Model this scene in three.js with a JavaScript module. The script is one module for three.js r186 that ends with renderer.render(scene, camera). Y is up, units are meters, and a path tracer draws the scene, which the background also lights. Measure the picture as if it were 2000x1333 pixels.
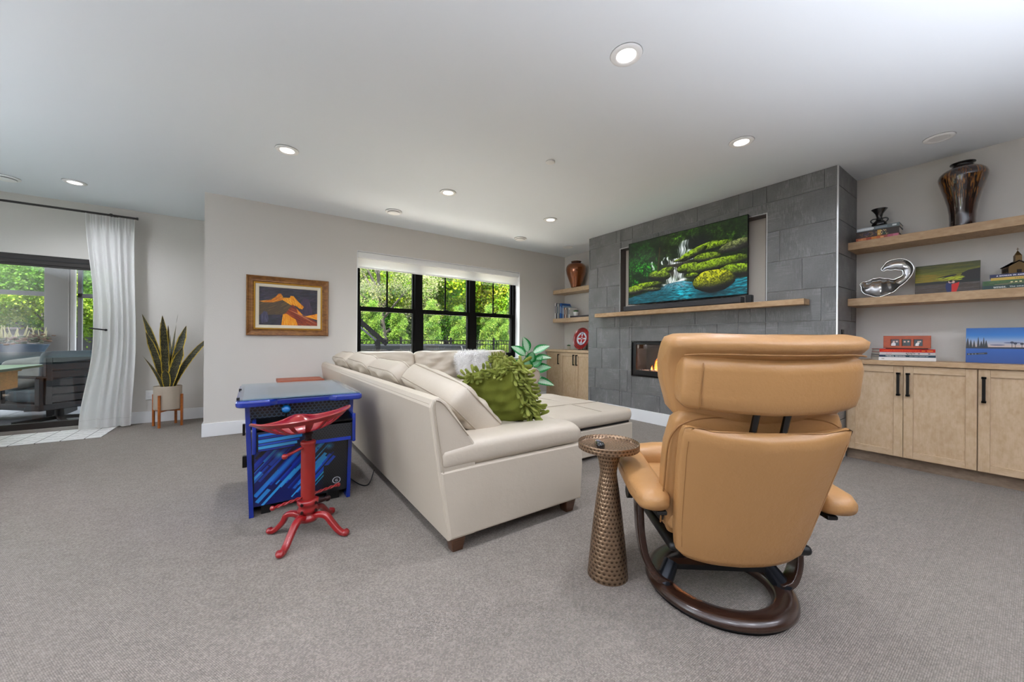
import * as THREE from 'three';
import { RoundedBoxGeometry } from 'three/addons/geometries/RoundedBoxGeometry.js';
import { mergeGeometries, mergeVertices, toCreasedNormals } from 'three/addons/utils/BufferGeometryUtils.js';
import { RectAreaLightUniformsLib } from 'three/addons/lights/RectAreaLightUniformsLib.js';

// ---------------------------------------------------------------- camera, sky, sun, lamps, exposure
RectAreaLightUniformsLib.init();
const scene = new THREE.Scene();
const renderer = new THREE.WebGLRenderer({ antialias: true });
renderer.toneMapping = THREE.LinearToneMapping;
renderer.toneMappingExposure = 2.1;
renderer.shadowMap.enabled = true;
renderer.shadowMap.type = THREE.PCFSoftShadowMap;
const camera = new THREE.PerspectiveCamera(85.21, 2000 / 1333, 0.05, 200);
camera.position.set(0, 1.0981, 0);
camera.rotation.set(-0.000247, -0.610277, 0.006496, 'YXZ');
scene.background = new THREE.Color(0.84, 0.93, 1.0);
scene.backgroundIntensity = 6;
const sun = new THREE.DirectionalLight(0xfff4e4, 30);
sun.position.set(-7, 22, 0); sun.target.position.set(0, 0, -8);
sun.castShadow = true; sun.shadow.mapSize.set(2048, 2048);
Object.assign(sun.shadow.camera, { left: -30, right: 30, top: 30, bottom: -30, near: 1, far: 80 });
scene.add(sun, sun.target);
const LAMP = 3.6;                       // candela of one recessed downlight
const ADDED_UPLIGHT = 20;                       // candela of one added uplight, out of view, that brightens the ceiling
const LAMP_COLOR = 0xf0f4ff;

// ---------------------------------------------------------------- measured room
const H = 2.74, ZW = -5.364, XB = 5.0, XF = 4.404, ZFAR = -6.69, WX0 = -0.445;
const FZ0 = -4.165, FZ1 = -1.09;        // fireplace breast from / to along z
const XL = -4.3, ZB = 4.2;              // unseen left wall and rear wall

// ---------------------------------------------------------------- helpers
let seed = 7;
const rnd = (a = 1, b) => { seed = (seed + 0x6d2b79f5) | 0; let t = Math.imul(seed ^ (seed >>> 15), 1 | seed); t = (t + Math.imul(t ^ (t >>> 7), 61 | t)) ^ t; const r = ((t ^ (t >>> 14)) >>> 0) / 4294967296; return b === undefined ? r * a : a + r * (b - a); };
const { PI, sin, cos, abs, pow, min, max, sqrt, floor, sign, hypot } = Math;
const lerp = (a, b, t) => a + (b - a) * t, clamp = (x, a = 0, b = 1) => min(b, max(a, x)), smooth = (a, b, x) => { const t = clamp((x - a) / (b - a)); return t * t * (3 - 2 * t); };
const V = (x, y, z) => new THREE.Vector3(x, y, z);
const used = new Map();
function numbered(n) { const k = used.get(n) || 0; used.set(n, k + 1); return k ? n + '_' + String(k).padStart(3, '0') : n; }
const shade = (o) => { o.traverse((c) => { if (c.isMesh) { c.castShadow = true; c.receiveShadow = true; } }); return o; };
function thing(name, label, category, [x, y, z] = [0, 0, 0], turn = 0, group) {
  const o = new THREE.Group(); o.name = numbered(name); o.position.set(x, y, z); o.rotation.y = turn;
  o.userData = { label, category }; if (group) o.userData.group = group;
  scene.add(o); return o;
}
function tag(o, label, category, group) { o.userData.label = label; o.userData.category = category; if (group) o.userData.group = group; return o; }
function part(name, geo, mat, parent, label) {
  const g = Array.isArray(geo) ? merge(geo) : geo;
  const m = new THREE.Mesh(g, mat); m.name = parent === scene ? numbered(name) : name; m.castShadow = m.receiveShadow = true;
  if (label) m.userData.label = label; parent.add(m); return m;
}
function struct(name, geo, mat, parent = scene) { const m = part(name, geo, mat, parent); if (parent === scene) m.userData.kind = 'structure'; return m; }
function copyOf(o, label, [x, y, z], turn) { const c = o.clone(); c.name = numbered(o.name.replace(/_\d{3}$/, '')); c.userData = { ...o.userData, label }; c.position.set(x, y, z); if (turn !== undefined) c.rotation.y = turn; scene.add(c); return c; }
function merge(list) {
  const all = list.map((g) => { const q = g.index ? g.toNonIndexed() : g.clone(); for (const k of Object.keys(q.attributes)) if (!['position', 'normal', 'uv'].includes(k)) q.deleteAttribute(k); if (!q.attributes.uv) q.setAttribute('uv', new THREE.BufferAttribute(new Float32Array(q.attributes.position.count * 2), 2)); return q; });
  return mergeGeometries(all);
}
// uv in metres from the side a face looks to; turn swaps the two so that grain runs the other way
function uvm(g, turn = false, du = 0, dv = 0) {
  const q = g.index ? g.toNonIndexed() : g; if (!q.attributes.normal) q.computeVertexNormals();
  const p = q.attributes.position, n = q.attributes.normal, uv = new Float32Array(p.count * 2);
  for (let i = 0; i < p.count; i += 3) {
    const a = abs(n.getX(i) + n.getX(i + 1) + n.getX(i + 2)), b = abs(n.getY(i) + n.getY(i + 1) + n.getY(i + 2)), c = abs(n.getZ(i) + n.getZ(i + 1) + n.getZ(i + 2));
    for (let k = i; k < i + 3; k++) {
      let u, v; if (a >= b && a >= c) { u = p.getZ(k); v = p.getY(k); } else if (b >= c) { u = p.getX(k); v = p.getZ(k); } else { u = p.getX(k); v = p.getY(k); }
      if (turn) [u, v] = [v, u];
      uv[k * 2] = u + du; uv[k * 2 + 1] = v + dv;
    }
  }
  q.setAttribute('uv', new THREE.BufferAttribute(uv, 2)); return q;
}
// box given by its corners
function bx(x0, x1, y0, y1, z0, z1, r = 0, turn = false, du = 0, dv = 0) {
  const w = abs(x1 - x0), h = abs(y1 - y0), d = abs(z1 - z0);
  const g = r > 0 ? new RoundedBoxGeometry(w, h, d, r > 0.02 ? 4 : 2, min(r, w / 2.02, h / 2.02, d / 2.02)) : new THREE.BoxGeometry(w, h, d);
  g.translate((x0 + x1) / 2, (y0 + y1) / 2, (z0 + z1) / 2); return uvm(g, turn, du, dv);
}
const rot = (g, rx = 0, ry = 0, rz = 0) => g.applyMatrix4(new THREE.Matrix4().makeRotationFromEuler(new THREE.Euler(rx, ry, rz)));
const tr = (g, x, y, z) => g.translate(x, y, z);
const cyl = (r0, r1, h, x, y, z, n = 24) => new THREE.CylinderGeometry(r0, r1, h, n).translate(x, y + h / 2, z);   // r0 top, r1 bottom
const ball = (r, x, y, z, sx = 1, sy = 1, sz = 1, n = 24) => new THREE.SphereGeometry(r, n, max(8, n * 0.66 | 0)).scale(sx, sy, sz).translate(x, y, z);
const lathe = (pts, n = 40) => { const g = new THREE.LatheGeometry(pts.map(([r, y]) => new THREE.Vector2(r, y)), n), l = [0]; for (let i = 1; i < pts.length; i++) l.push(l[i - 1] + hypot(pts[i][0] - pts[i - 1][0], pts[i][1] - pts[i - 1][1])); const u = g.attributes.uv, k = pts.length; for (let i = 0; i < u.count; i++) u.setY(i, l[i % k] / l[k - 1]); return g; };
const spline = (pts, closed = false, t = 0.5) => new THREE.CatmullRomCurve3(pts.map((p) => V(...p)), closed, 'catmullrom', t);
const tube = (pts, r, n = 24, m = 8, closed = false) => new THREE.TubeGeometry(spline(pts, closed), n, r, m, closed);
function rod(a, b, r0, r1 = r0, n = 14) {
  const A = V(...a), B = V(...b), d = B.clone().sub(A), g = new THREE.CylinderGeometry(r1, r0, d.length(), n);
  g.applyQuaternion(new THREE.Quaternion().setFromUnitVectors(V(0, 1, 0), d.clone().normalize())); return g.translate(...A.add(B).multiplyScalar(0.5).toArray());
}
// bar of rectangular section from a to b
function bar(a, b, w, h) {
  const A = V(...a), B = V(...b), d = B.clone().sub(A), g = new THREE.BoxGeometry(w, h, d.length()), m = new THREE.Matrix4().lookAt(A, B, abs(d.clone().normalize().y) > 0.99 ? V(1, 0, 0) : V(0, 1, 0));
  g.applyMatrix4(m); return uvm(g.translate(...A.add(B).multiplyScalar(0.5).toArray()));
}
// surface through rows of points; wrap joins the columns, caps close the ends
function skin(rows, wrap = true, caps = true) {
  const R = rows.length, C = rows[0].length, pos = [], uv = [], idx = [], W = wrap ? C + 1 : C;
  rows.forEach((row, i) => { for (let j = 0; j < W; j++) { pos.push(...row[j % C]); uv.push(j / (W - 1), i / (R - 1)); } });
  for (let i = 0; i < R - 1; i++) for (let j = 0; j < W - 1; j++) { const a = i * W + j, b = a + 1, c = a + W, d = c + 1; idx.push(a, c, b, b, c, d); }
  if (caps && wrap) for (const i of [0, R - 1]) {
    const c = [0, 0, 0]; rows[i].forEach((p) => p.forEach((v, k) => (c[k] += v / C))); const at = pos.length / 3; pos.push(...c); uv.push(0.5, 0.5);
    for (let j = 0; j < W - 1; j++) { const a = i * W + j, b = a + 1; i ? idx.push(a, at, b) : idx.push(a, b, at); }
  }
  const g = new THREE.BufferGeometry(); g.setAttribute('position', new THREE.Float32BufferAttribute(pos, 3)); g.setAttribute('uv', new THREE.Float32BufferAttribute(uv, 2)); g.setIndex(idx);
  const flat = g.clone(); flat.deleteAttribute('uv'); const w = mergeVertices(flat, 1e-5); w.computeVertexNormals();
  // normals of the welded surface back on the seam vertices
  const key = (p, i) => p.getX(i).toFixed(4) + ',' + p.getY(i).toFixed(4) + ',' + p.getZ(i).toFixed(4), map = new Map(); const wp = w.attributes.position, wn = w.attributes.normal;
  for (let i = 0; i < wp.count; i++) map.set(key(wp, i), i);
  const gp = g.attributes.position, nn = new Float32Array(gp.count * 3);
  for (let i = 0; i < gp.count; i++) { const k = map.get(key(gp, i)); if (k !== undefined) { nn[i * 3] = wn.getX(k); nn[i * 3 + 1] = wn.getY(k); nn[i * 3 + 2] = wn.getZ(k); } }
  g.setAttribute('normal', new THREE.BufferAttribute(nn, 3)); return g;
}
// ring of a superellipse in the plane given by axes A and B round c
function ring(c, A, a, B, b, n = 4, N = 48) {
  const out = []; for (let i = 0; i < N; i++) { const t = -2 * PI * i / N, ct = cos(t), st = sin(t), u = a * sign(ct) * pow(abs(ct), 2 / n), v = b * sign(st) * pow(abs(st), 2 / n); out.push([c[0] + A[0] * u + B[0] * v, c[1] + A[1] * u + B[1] * v, c[2] + A[2] * u + B[2] * v]); } return out;
}
// loft along y (axes x, z): sections [y, a, b, cx, cz, n]
const loftY = (secs, N = 48, f) => skin(secs.map(([y, a, b, cx = 0, cz = 0, n = 4]) => { const r = ring([cx, y, cz], [1, 0, 0], a, [0, 0, 1], b, n, N); return f ? r.map((p) => f(...p)) : r; }));
const loftZ = (secs, N = 40, f) => skin(secs.map(([z, a, b, cx = 0, cy = 0, n = 3]) => { const r = ring([cx, cy, z], [1, 0, 0], a, [0, 1, 0], b, n, N).reverse(); return f ? r.map((p) => f(...p)) : r; }));
const loftX = (secs, N = 40, f) => skin(secs.map(([x, a, b, cy = 0, cz = 0, n = 3]) => { const r = ring([x, cy, cz], [0, 1, 0], a, [0, 0, 1], b, n, N).reverse(); return f ? r.map((p) => f(...p)) : r; }));
function extrude(pts, depth, bevel = 0, curve = 8) {
  const s = new THREE.Shape(pts.map(([x, y]) => new THREE.Vector2(x, y)));
  return new THREE.ExtrudeGeometry(s, { depth, bevelEnabled: bevel > 0, bevelSize: bevel, bevelThickness: bevel, bevelSegments: 2, curveSegments: curve });
}
function shapeOf(pts, holes = []) { const s = new THREE.Shape(pts.map(([x, y]) => new THREE.Vector2(x, y))); for (const h of holes) s.holes.push(new THREE.Path(h.map(([x, y]) => new THREE.Vector2(x, y)))); return s; }
// rectangles left of [u0,u1]x[v0,v1] once the holes are cut out
function around(u0, u1, v0, v1, holes) {
  const us = [...new Set([u0, u1, ...holes.flatMap((h) => [h[0], h[1]])])].filter((u) => u >= u0 && u <= u1).sort((a, b) => a - b), out = [];
  for (let i = 0; i < us.length - 1; i++) {
    const m = (us[i] + us[i + 1]) / 2; let v = v0;
    for (const h of holes.filter((h) => h[0] < m && h[1] > m).sort((a, b) => a[2] - b[2])) { if (min(h[2], v1) > v) out.push([us[i], us[i + 1], v, min(h[2], v1)]); v = max(v, h[3]); }
    if (v < v1 - 1e-6) out.push([us[i], us[i + 1], v, v1]);
  }
  return out;
}
// smooth tileable noise
function lattice(n, s) { const o = seed; seed = s; const a = new Float32Array(n * n); for (let i = 0; i < a.length; i++) a[i] = rnd(); seed = o; return a; }
const lat = lattice(256, 99);
function vn(x, y, p) { const ix = floor(x), iy = floor(y), fx = x - ix, fy = y - iy, u = fx * fx * (3 - 2 * fx), v = fy * fy * (3 - 2 * fy), m = (k) => ((k % p) + p) % p, L = (a, b) => lat[(m(b) * 71 + m(a) * 3 + p * 7) * 13 % 65536 & 65535]; return lerp(lerp(L(ix, iy), L(ix + 1, iy), u), lerp(L(ix, iy + 1), L(ix + 1, iy + 1), u), v); }
function fbm(u, v, p, oct = 4) { let s = 0, a = 0.5, t = 0; for (let o = 0; o < oct; o++) { s += a * vn(u * p, v * p, p); t += a; a *= 0.55; p *= 2; } return s / t; }
const n3 = (x, y, z) => { const a = sin(x * 1.7 + 1.3 * sin(y * 1.1 + z)) + sin(y * 2.3 + 1.7 * sin(z * 1.3 + x * 0.7)) + sin(z * 1.9 + 1.1 * sin(x * 1.5 - y)); return a / 3; };
function tex(w, h, f, srgb = true, rep = [1, 1]) {
  const d = new Uint8Array(w * h * 4);
  for (let y = 0; y < h; y++) for (let x = 0; x < w; x++) { const c = f(x / w, y / h, x, y), i = (y * w + x) * 4; if (typeof c === 'number') d[i] = d[i + 1] = d[i + 2] = clamp(c) * 255; else { d[i] = clamp(c[0]) * 255; d[i + 1] = clamp(c[1]) * 255; d[i + 2] = clamp(c[2]) * 255; } d[i + 3] = 255; }
  const t = new THREE.DataTexture(d, w, h); t.wrapS = t.wrapT = THREE.RepeatWrapping; t.magFilter = THREE.LinearFilter; t.minFilter = THREE.LinearMipmapLinearFilter; t.generateMipmaps = true;
  if (srgb) t.colorSpace = THREE.SRGBColorSpace; t.repeat.set(...rep); t.needsUpdate = true; return t;
}
function canvas(w, h, draw) {
  const c = document.createElement('canvas'); c.width = w; c.height = h; draw(c.getContext('2d'), w, h);
  const t = new THREE.CanvasTexture(c); t.colorSpace = THREE.SRGBColorSpace; t.wrapS = t.wrapT = THREE.RepeatWrapping; return t;
}
const std = (color, roughness = 0.6, o = {}) => new THREE.MeshPhysicalMaterial({ color, roughness, side: THREE.DoubleSide, ...o });
const hex3 = (h) => [(h >> 16 & 255) / 255, (h >> 8 & 255) / 255, (h & 255) / 255];
const mix3 = (a, b, t) => [lerp(a[0], b[0], t), lerp(a[1], b[1], t), lerp(a[2], b[2], t)];

// ---------------------------------------------------------------- materials
function woodTex(base, dark, streak = 1, s = 0) {
  return tex(1024, 512, (u, v) => { const w = fbm(u + s, v, 4, 3) * 0.35, g = fbm(u * 1, v + w * 0.15 + s, 48, 3) * 0.55 + fbm(u, v * 1, 8, 4) * 0.45, f = vn(u * 24, (v + w * 0.02) * 256, 256), k = clamp((g - 0.32) * 1.5 * streak + (f - 0.5) * 0.18); return mix3(hex3(base), hex3(dark), k); }, true, [1 / 1.6, 1 / 0.8]);
}
const M = {};
M.wall = std(0xd4cfc8, 0.9, { bumpMap: tex(256, 256, (u, v) => fbm(u, v, 32, 3), false, [4, 4]), bumpScale: 0.0006 });
M.ceiling = std(0xe6ebef, 0.95);
M.trim = std(0xebebeb, 0.45);
M.white = std(0xf0f0ee, 0.5);
M.carpet = (() => {
  const N = 1024, P = 112, loops = (u, v) => { const row = v * P, odd = floor(row) & 1, cx = u * P + odd * 0.5, fx = cx - floor(cx) - 0.5, fy = row - floor(row) - 0.5; return [floor(cx) % P, floor(row) % P, 1 - clamp(hypot(fx * 1.0, fy * 1.25) * 1.75)]; };
  const rv = (a, b) => lat[((a * 131 + b * 977) % 65536 + 65536) % 65536];
  const c = tex(N, N, (u, v) => { const [a, b, k] = loops(u, v), t = rv(a, b), q = fbm(u, v, 12, 3) - 0.5, g = 0.745 + (t - 0.5) * 0.16 + q * 0.05 + (k - 0.4) * 0.14; return [0.755 * g, 0.704 * g, 0.656 * g]; }, true, [1 / 0.62, 1 / 0.62]);
  const b = tex(N, N, (u, v) => { const [a, bb, k] = loops(u, v); return k * 0.8 + rv(a, bb) * 0.2; }, false, [1 / 0.62, 1 / 0.62]);
  return std(0xffffff, 1, { map: c, bumpMap: b, bumpScale: 0.004, sheen: 0.15, sheenColor: new THREE.Color(0.6, 0.57, 0.55) });
})();
M.oak = std(0xffffff, 0.5, { map: woodTex(0xc9ae8e, 0xa98963, 0.8) });
M.shelf = std(0xffffff, 0.5, { map: woodTex(0xc0a07b, 0x99764f, 0.85, 0.37) });
M.toe = std(0xffffff, 0.6, { map: woodTex(0x95806c, 0x6d5947, 1, 0.21) });
M.darkwood = std(0xffffff, 0.22, { map: woodTex(0x3a241a, 0x1c100b, 1, 0.6), clearcoat: 0.5, clearcoatRoughness: 0.25 });
M.legwood = std(0xffffff, 0.35, { map: woodTex(0x5d3a25, 0x34200f, 1, 0.9), clearcoat: 0.3 });
M.redwood = std(0xffffff, 0.4, { map: woodTex(0xb5532a, 0x8a3413, 1, 0.1) });
M.tablewood = std(0xffffff, 0.35, { map: woodTex(0xb8682a, 0x8a4410, 1, 0.5) });
M.black = std(0x0c0c0d, 0.45);
M.blackGloss = std(0x08080a, 0.12);
M.blackMetal = std(0x17130f, 0.42, { metalness: 0.6 });
M.bronze = std(0x2b2522, 0.5);
M.frame = std(0x060504, 0.6, { specularIntensity: 0.3 });
M.steel = std(0xd8d8d8, 0.28, { metalness: 1 });
M.grout = std(0xb9b9b6, 0.95);
M.tile = [0, 1, 2].map((k) => std(0xffffff, 0.42, {
  map: tex(1024, 512, (u, v) => { const a = u + k * 0.31, b = v + k * 0.17, big = fbm(a, b, 3, 3), vert = fbm(a, b * 0.1 + 0.2, 128, 2), hor = fbm(a * 0.05, b + 0.4, 128, 2), fine = fbm(a, b, 128, 2), zone = smooth(0.3, 0.7, fbm(a + 0.3, b, 3, 2)), wash = smooth(0.50, 0.64, fbm(a, b + 0.6, 5, 4)) * smooth(0.45, 0.6, lerp(hor, vert, zone)), g = 0.445 + (big - 0.5) * 0.12 + lerp((hor - 0.5) * 0.05, (vert - 0.5) * 0.055, zone) + (fine - 0.5) * 0.055 + wash * 0.05; return [g * 1.005, g * 1.0, g * 0.995]; }, true, [1 / 0.61, 1 / 0.61]),
  roughnessMap: tex(512, 256, (u, v) => 0.7 + fbm(u + k * 0.2, v, 8, 4) * 0.5, false, [1 / 0.61, 1 / 0.61]),
}));
const leatherBump = tex(512, 512, (u, v) => { const a = fbm(u, v, 48, 3), b = fbm(u, v, 6, 3); return a * 0.35 + (1 - abs(b - 0.5) * 2) * 0.65; }, false, [3, 3]);
M.cream = std(0xc3b7a6, 0.42, { bumpMap: leatherBump, bumpScale: 0.0009 });
M.creamSeam = std(0xa89a88, 0.6);
M.tan = std(0xb18352, 0.4, { bumpMap: leatherBump, bumpScale: 0.0016 });
M.tanSeam = std(0x95683a, 0.55);
M.linen = std(0xe6e5e2, 0.9, { transmission: 0.25, thickness: 0, bumpMap: tex(256, 256, (u, v, x, y) => ((x ^ y) & 1) * 0.3 + fbm(u, v, 64, 2) * 0.7, false, [12, 12]), bumpScale: 0.0006 });
M.glass = std(0xffffff, 0.02, { transmission: 1, thickness: 0, ior: 1.5 });
M.gold = std(0xb9863c, 0.35, { metalness: 0.7 });
M.lens = new THREE.MeshStandardMaterial({ color: 0xffffff, emissive: 0xfff6ea, emissiveIntensity: 1.6, roughness: 0.4 });
M.lensOff = std(0xe8e8e6, 0.35);
// ---------------------------------------------------------------- room shell
{
  struct('floor', bx(XL - 0.2, XB + 0.2, -0.2, 0, ZFAR - 0.16, ZB + 0.2), M.carpet);
  struct('ceiling', [bx(XL - 0.2, WX0 + 0.2, H, H + 0.35, ZFAR - 0.16, ZB + 0.2), bx(WX0 + 0.2, XB + 0.2, H, H + 0.35, ZW - 0.22, ZB + 0.2)], M.ceiling);
  const WIN = [1.163, 3.917, 0.79, 2.323];
  struct('wall_back', around(WX0, XB + 0.2, 0, H, [WIN]).map(([a, b, c, d]) => bx(a, b, c, d, ZW - 0.22, ZW)), M.wall);
  struct('wall_return', bx(WX0, WX0 + 0.2, 0, H, ZFAR - 0.16, ZW - 0.2201), M.wall);
  struct('wall_far', around(XL - 0.2, WX0, 0, H, [[-4.05, -1.32, 0, 2.06]]).map(([a, b, c, d]) => bx(a, b, c, d, ZFAR - 0.16, ZFAR)), M.wall);
  struct('wall_right', bx(XB, XB + 0.2, 0, H, ZW, ZB + 0.2), M.wall);
  const LW = [-2.6, -1.3, 0.9, 2.2];   // unseen side window, left of the picture, lights the sofa back
  struct('wall_left', around(ZFAR, ZB + 0.2, 0, H, [LW]).map(([a, b, c, d]) => bx(XL - 0.2, XL, c, d, a, b)), M.wall);
  const lw = new THREE.Group(); lw.name = 'window_2'; lw.userData.kind = 'structure'; scene.add(lw);
  part('outer_frame', [bx(XL - 0.15, XL - 0.08, 0.9, 0.95, -2.6, -1.3), bx(XL - 0.15, XL - 0.08, 2.15, 2.2, -2.6, -1.3), bx(XL - 0.15, XL - 0.08, 0.95, 2.15, -2.6, -2.55), bx(XL - 0.15, XL - 0.08, 0.95, 2.15, -1.35, -1.3)], M.frame, lw); part('pane', bx(XL - 0.117, XL - 0.113, 0.95, 2.15, -2.55, -1.35), M.glass, lw);
  struct('unseen_wall_rear', bx(XL, XB, 0, H, ZB, ZB + 0.2), std(0x5a554f, 0.9));  // unseen rear wall, kept dark to reduce light on the recliner and sofa end
  const BH = 0.15;
  const base = (g) => g;
  struct('baseboard_back', [bx(WX0 - 0.015, 4.53, 0, BH, ZW, ZW + 0.015, 0.004)], M.trim);
  struct('baseboard_return', bx(WX0 - 0.015, WX0, 0, BH, ZFAR + 0.015, ZW + 0.0149, 0.004), M.trim);
  struct('baseboard_far', bx(-1.32, WX0 - 0.015, 0, BH, ZFAR, ZFAR + 0.015, 0.004), M.trim);
  struct('baseboard_fireplace', bx(XF - 0.016, XF, 0, 0.16, FZ0, FZ1, 0.004), M.trim);
  struct('baseboard_rear', bx(XL, XB, 0, BH, ZB - 0.015, ZB, 0.004), M.trim);
  struct('baseboard_left', bx(XL, XL + 0.015, 0, BH, ZFAR, ZB - 0.016, 0.004), M.trim);

  // triple window: three double-hung units in one black frame
  const zF = -5.487, zB = -5.58;
  const win = new THREE.Group(); win.name = 'window_1'; win.userData.kind = 'structure'; scene.add(win);
  part('jamb_lining', [bx(1.163, 1.171, 0.79, 2.323, zF, ZW + 0.001), bx(3.909, 3.917, 0.79, 2.323, zF, ZW + 0.001), bx(1.163, 3.917, 2.315, 2.323, zF, ZW + 0.001), bx(1.163, 3.917, 0.79, 0.80, zF, ZW + 0.03, 0.003)], M.trim, win, 'white painted window lining');
  part('outer_frame', [bx(1.171, 1.218, 0.80, 2.315, zB, zF), bx(3.858, 3.909, 0.80, 2.315, zB, zF), bx(1.218, 3.858, 2.27, 2.315, zB, zF), bx(1.218, 3.858, 0.80, 0.84, zB, zF), bx(2.03, 2.14, 0.84, 2.27, zB, zF), bx(2.97, 3.08, 0.84, 2.27, zB, zF)], M.frame, win);
  for (const [a, b] of [[1.218, 2.03], [2.14, 2.97], [3.08, 3.858]]) {
    const lo = part('lower_sash', [bx(a, a + 0.03, 0.84, 1.573, zB + 0.02, zF - 0.012), bx(b - 0.03, b, 0.84, 1.573, zB + 0.02, zF - 0.012), bx(a + 0.03, b - 0.03, 0.84, 0.89, zB + 0.02, zF - 0.012), bx(a + 0.03, b - 0.03, 1.508, 1.573, zB + 0.02, zF - 0.012)], M.frame, win);
    part('pane', bx(a + 0.03, b - 0.03, 0.89, 1.508, -5.53, -5.526), M.glass, lo);
    part('sash_lock', bx((a + b) / 2 - 0.04, (a + b) / 2 + 0.04, 1.573, 1.585, -5.53, -5.505, 0.003), M.frame, lo);
    const up = part('upper_sash', [bx(a, a + 0.025, 1.573, 2.27, zB, zF - 0.05), bx(b - 0.025, b, 1.573, 2.27, zB, zF - 0.05), bx(a + 0.025, b - 0.025, 2.235, 2.27, zB, zF - 0.05)], M.frame, win);
    part('pane', bx(a + 0.025, b - 0.025, 1.573, 2.235, -5.562, -5.558), M.glass, up);
    part('muntin', bx((a + b) / 2 - 0.011, (a + b) / 2 + 0.011, 1.573, 2.235, -5.557, -5.545), M.frame, up);
  }
  const shadeMat = std(0xfaf9f8, 0.9, { transmission: 0.55, thickness: 0 });
  const sh = thing('window_shade', 'white fabric shade drawn up at the top of the triple window', 'window shade', [0, 0, 0]);
  part('headrail', bx(1.175, 3.905, 2.235, 2.314, -5.44, -5.385, 0.008), M.white, sh);
  part('fabric', bx(1.178, 3.902, 2.105, 2.234, -5.424, -5.418), shadeMat, sh);
  part('bottom_rail', bx(1.178, 3.902, 2.095, 2.112, -5.43, -5.412, 0.004), M.white, sh);

  // sliding glass door
  const dr = new THREE.Group(); dr.name = 'door_1'; dr.userData.kind = 'structure'; scene.add(dr);
  part('door_frame', [bx(-4.05, -1.32, 1.955, 2.06, ZFAR - 0.13, ZFAR - 0.01), bx(-1.38, -1.32, 0.0, 1.955, ZFAR - 0.13, ZFAR - 0.01), bx(-4.05, -3.99, 0, 1.955, ZFAR - 0.13, ZFAR - 0.01)], M.bronze, dr);
  part('header_groove', bx(-3.99, -1.38, 2.0, 2.012, ZFAR - 0.012, ZFAR - 0.004), M.black, dr);
  part('sill_track', bx(-3.99, -1.38, 0, 0.035, ZFAR - 0.14, ZFAR + 0.02), std(0xb6b2ab, 0.6), dr);
  for (const [a, b, z] of [[-3.99, -2.68, -6.79], [-2.73, -1.38, -6.75]]) {
    const pn = part('sliding_panel', [bx(a, a + 0.07, 0.035, 1.955, z, z + 0.035), bx(b - 0.07, b, 0.035, 1.955, z, z + 0.035), bx(a + 0.07, b - 0.07, 0.035, 0.105, z, z + 0.035), bx(a + 0.07, b - 0.07, 1.93, 1.955, z, z + 0.035)], M.bronze, dr);
    part('pane', bx(a + 0.07, b - 0.07, 0.105, 1.93, z + 0.015, z + 0.019), M.glass, pn);
  }
}
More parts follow.
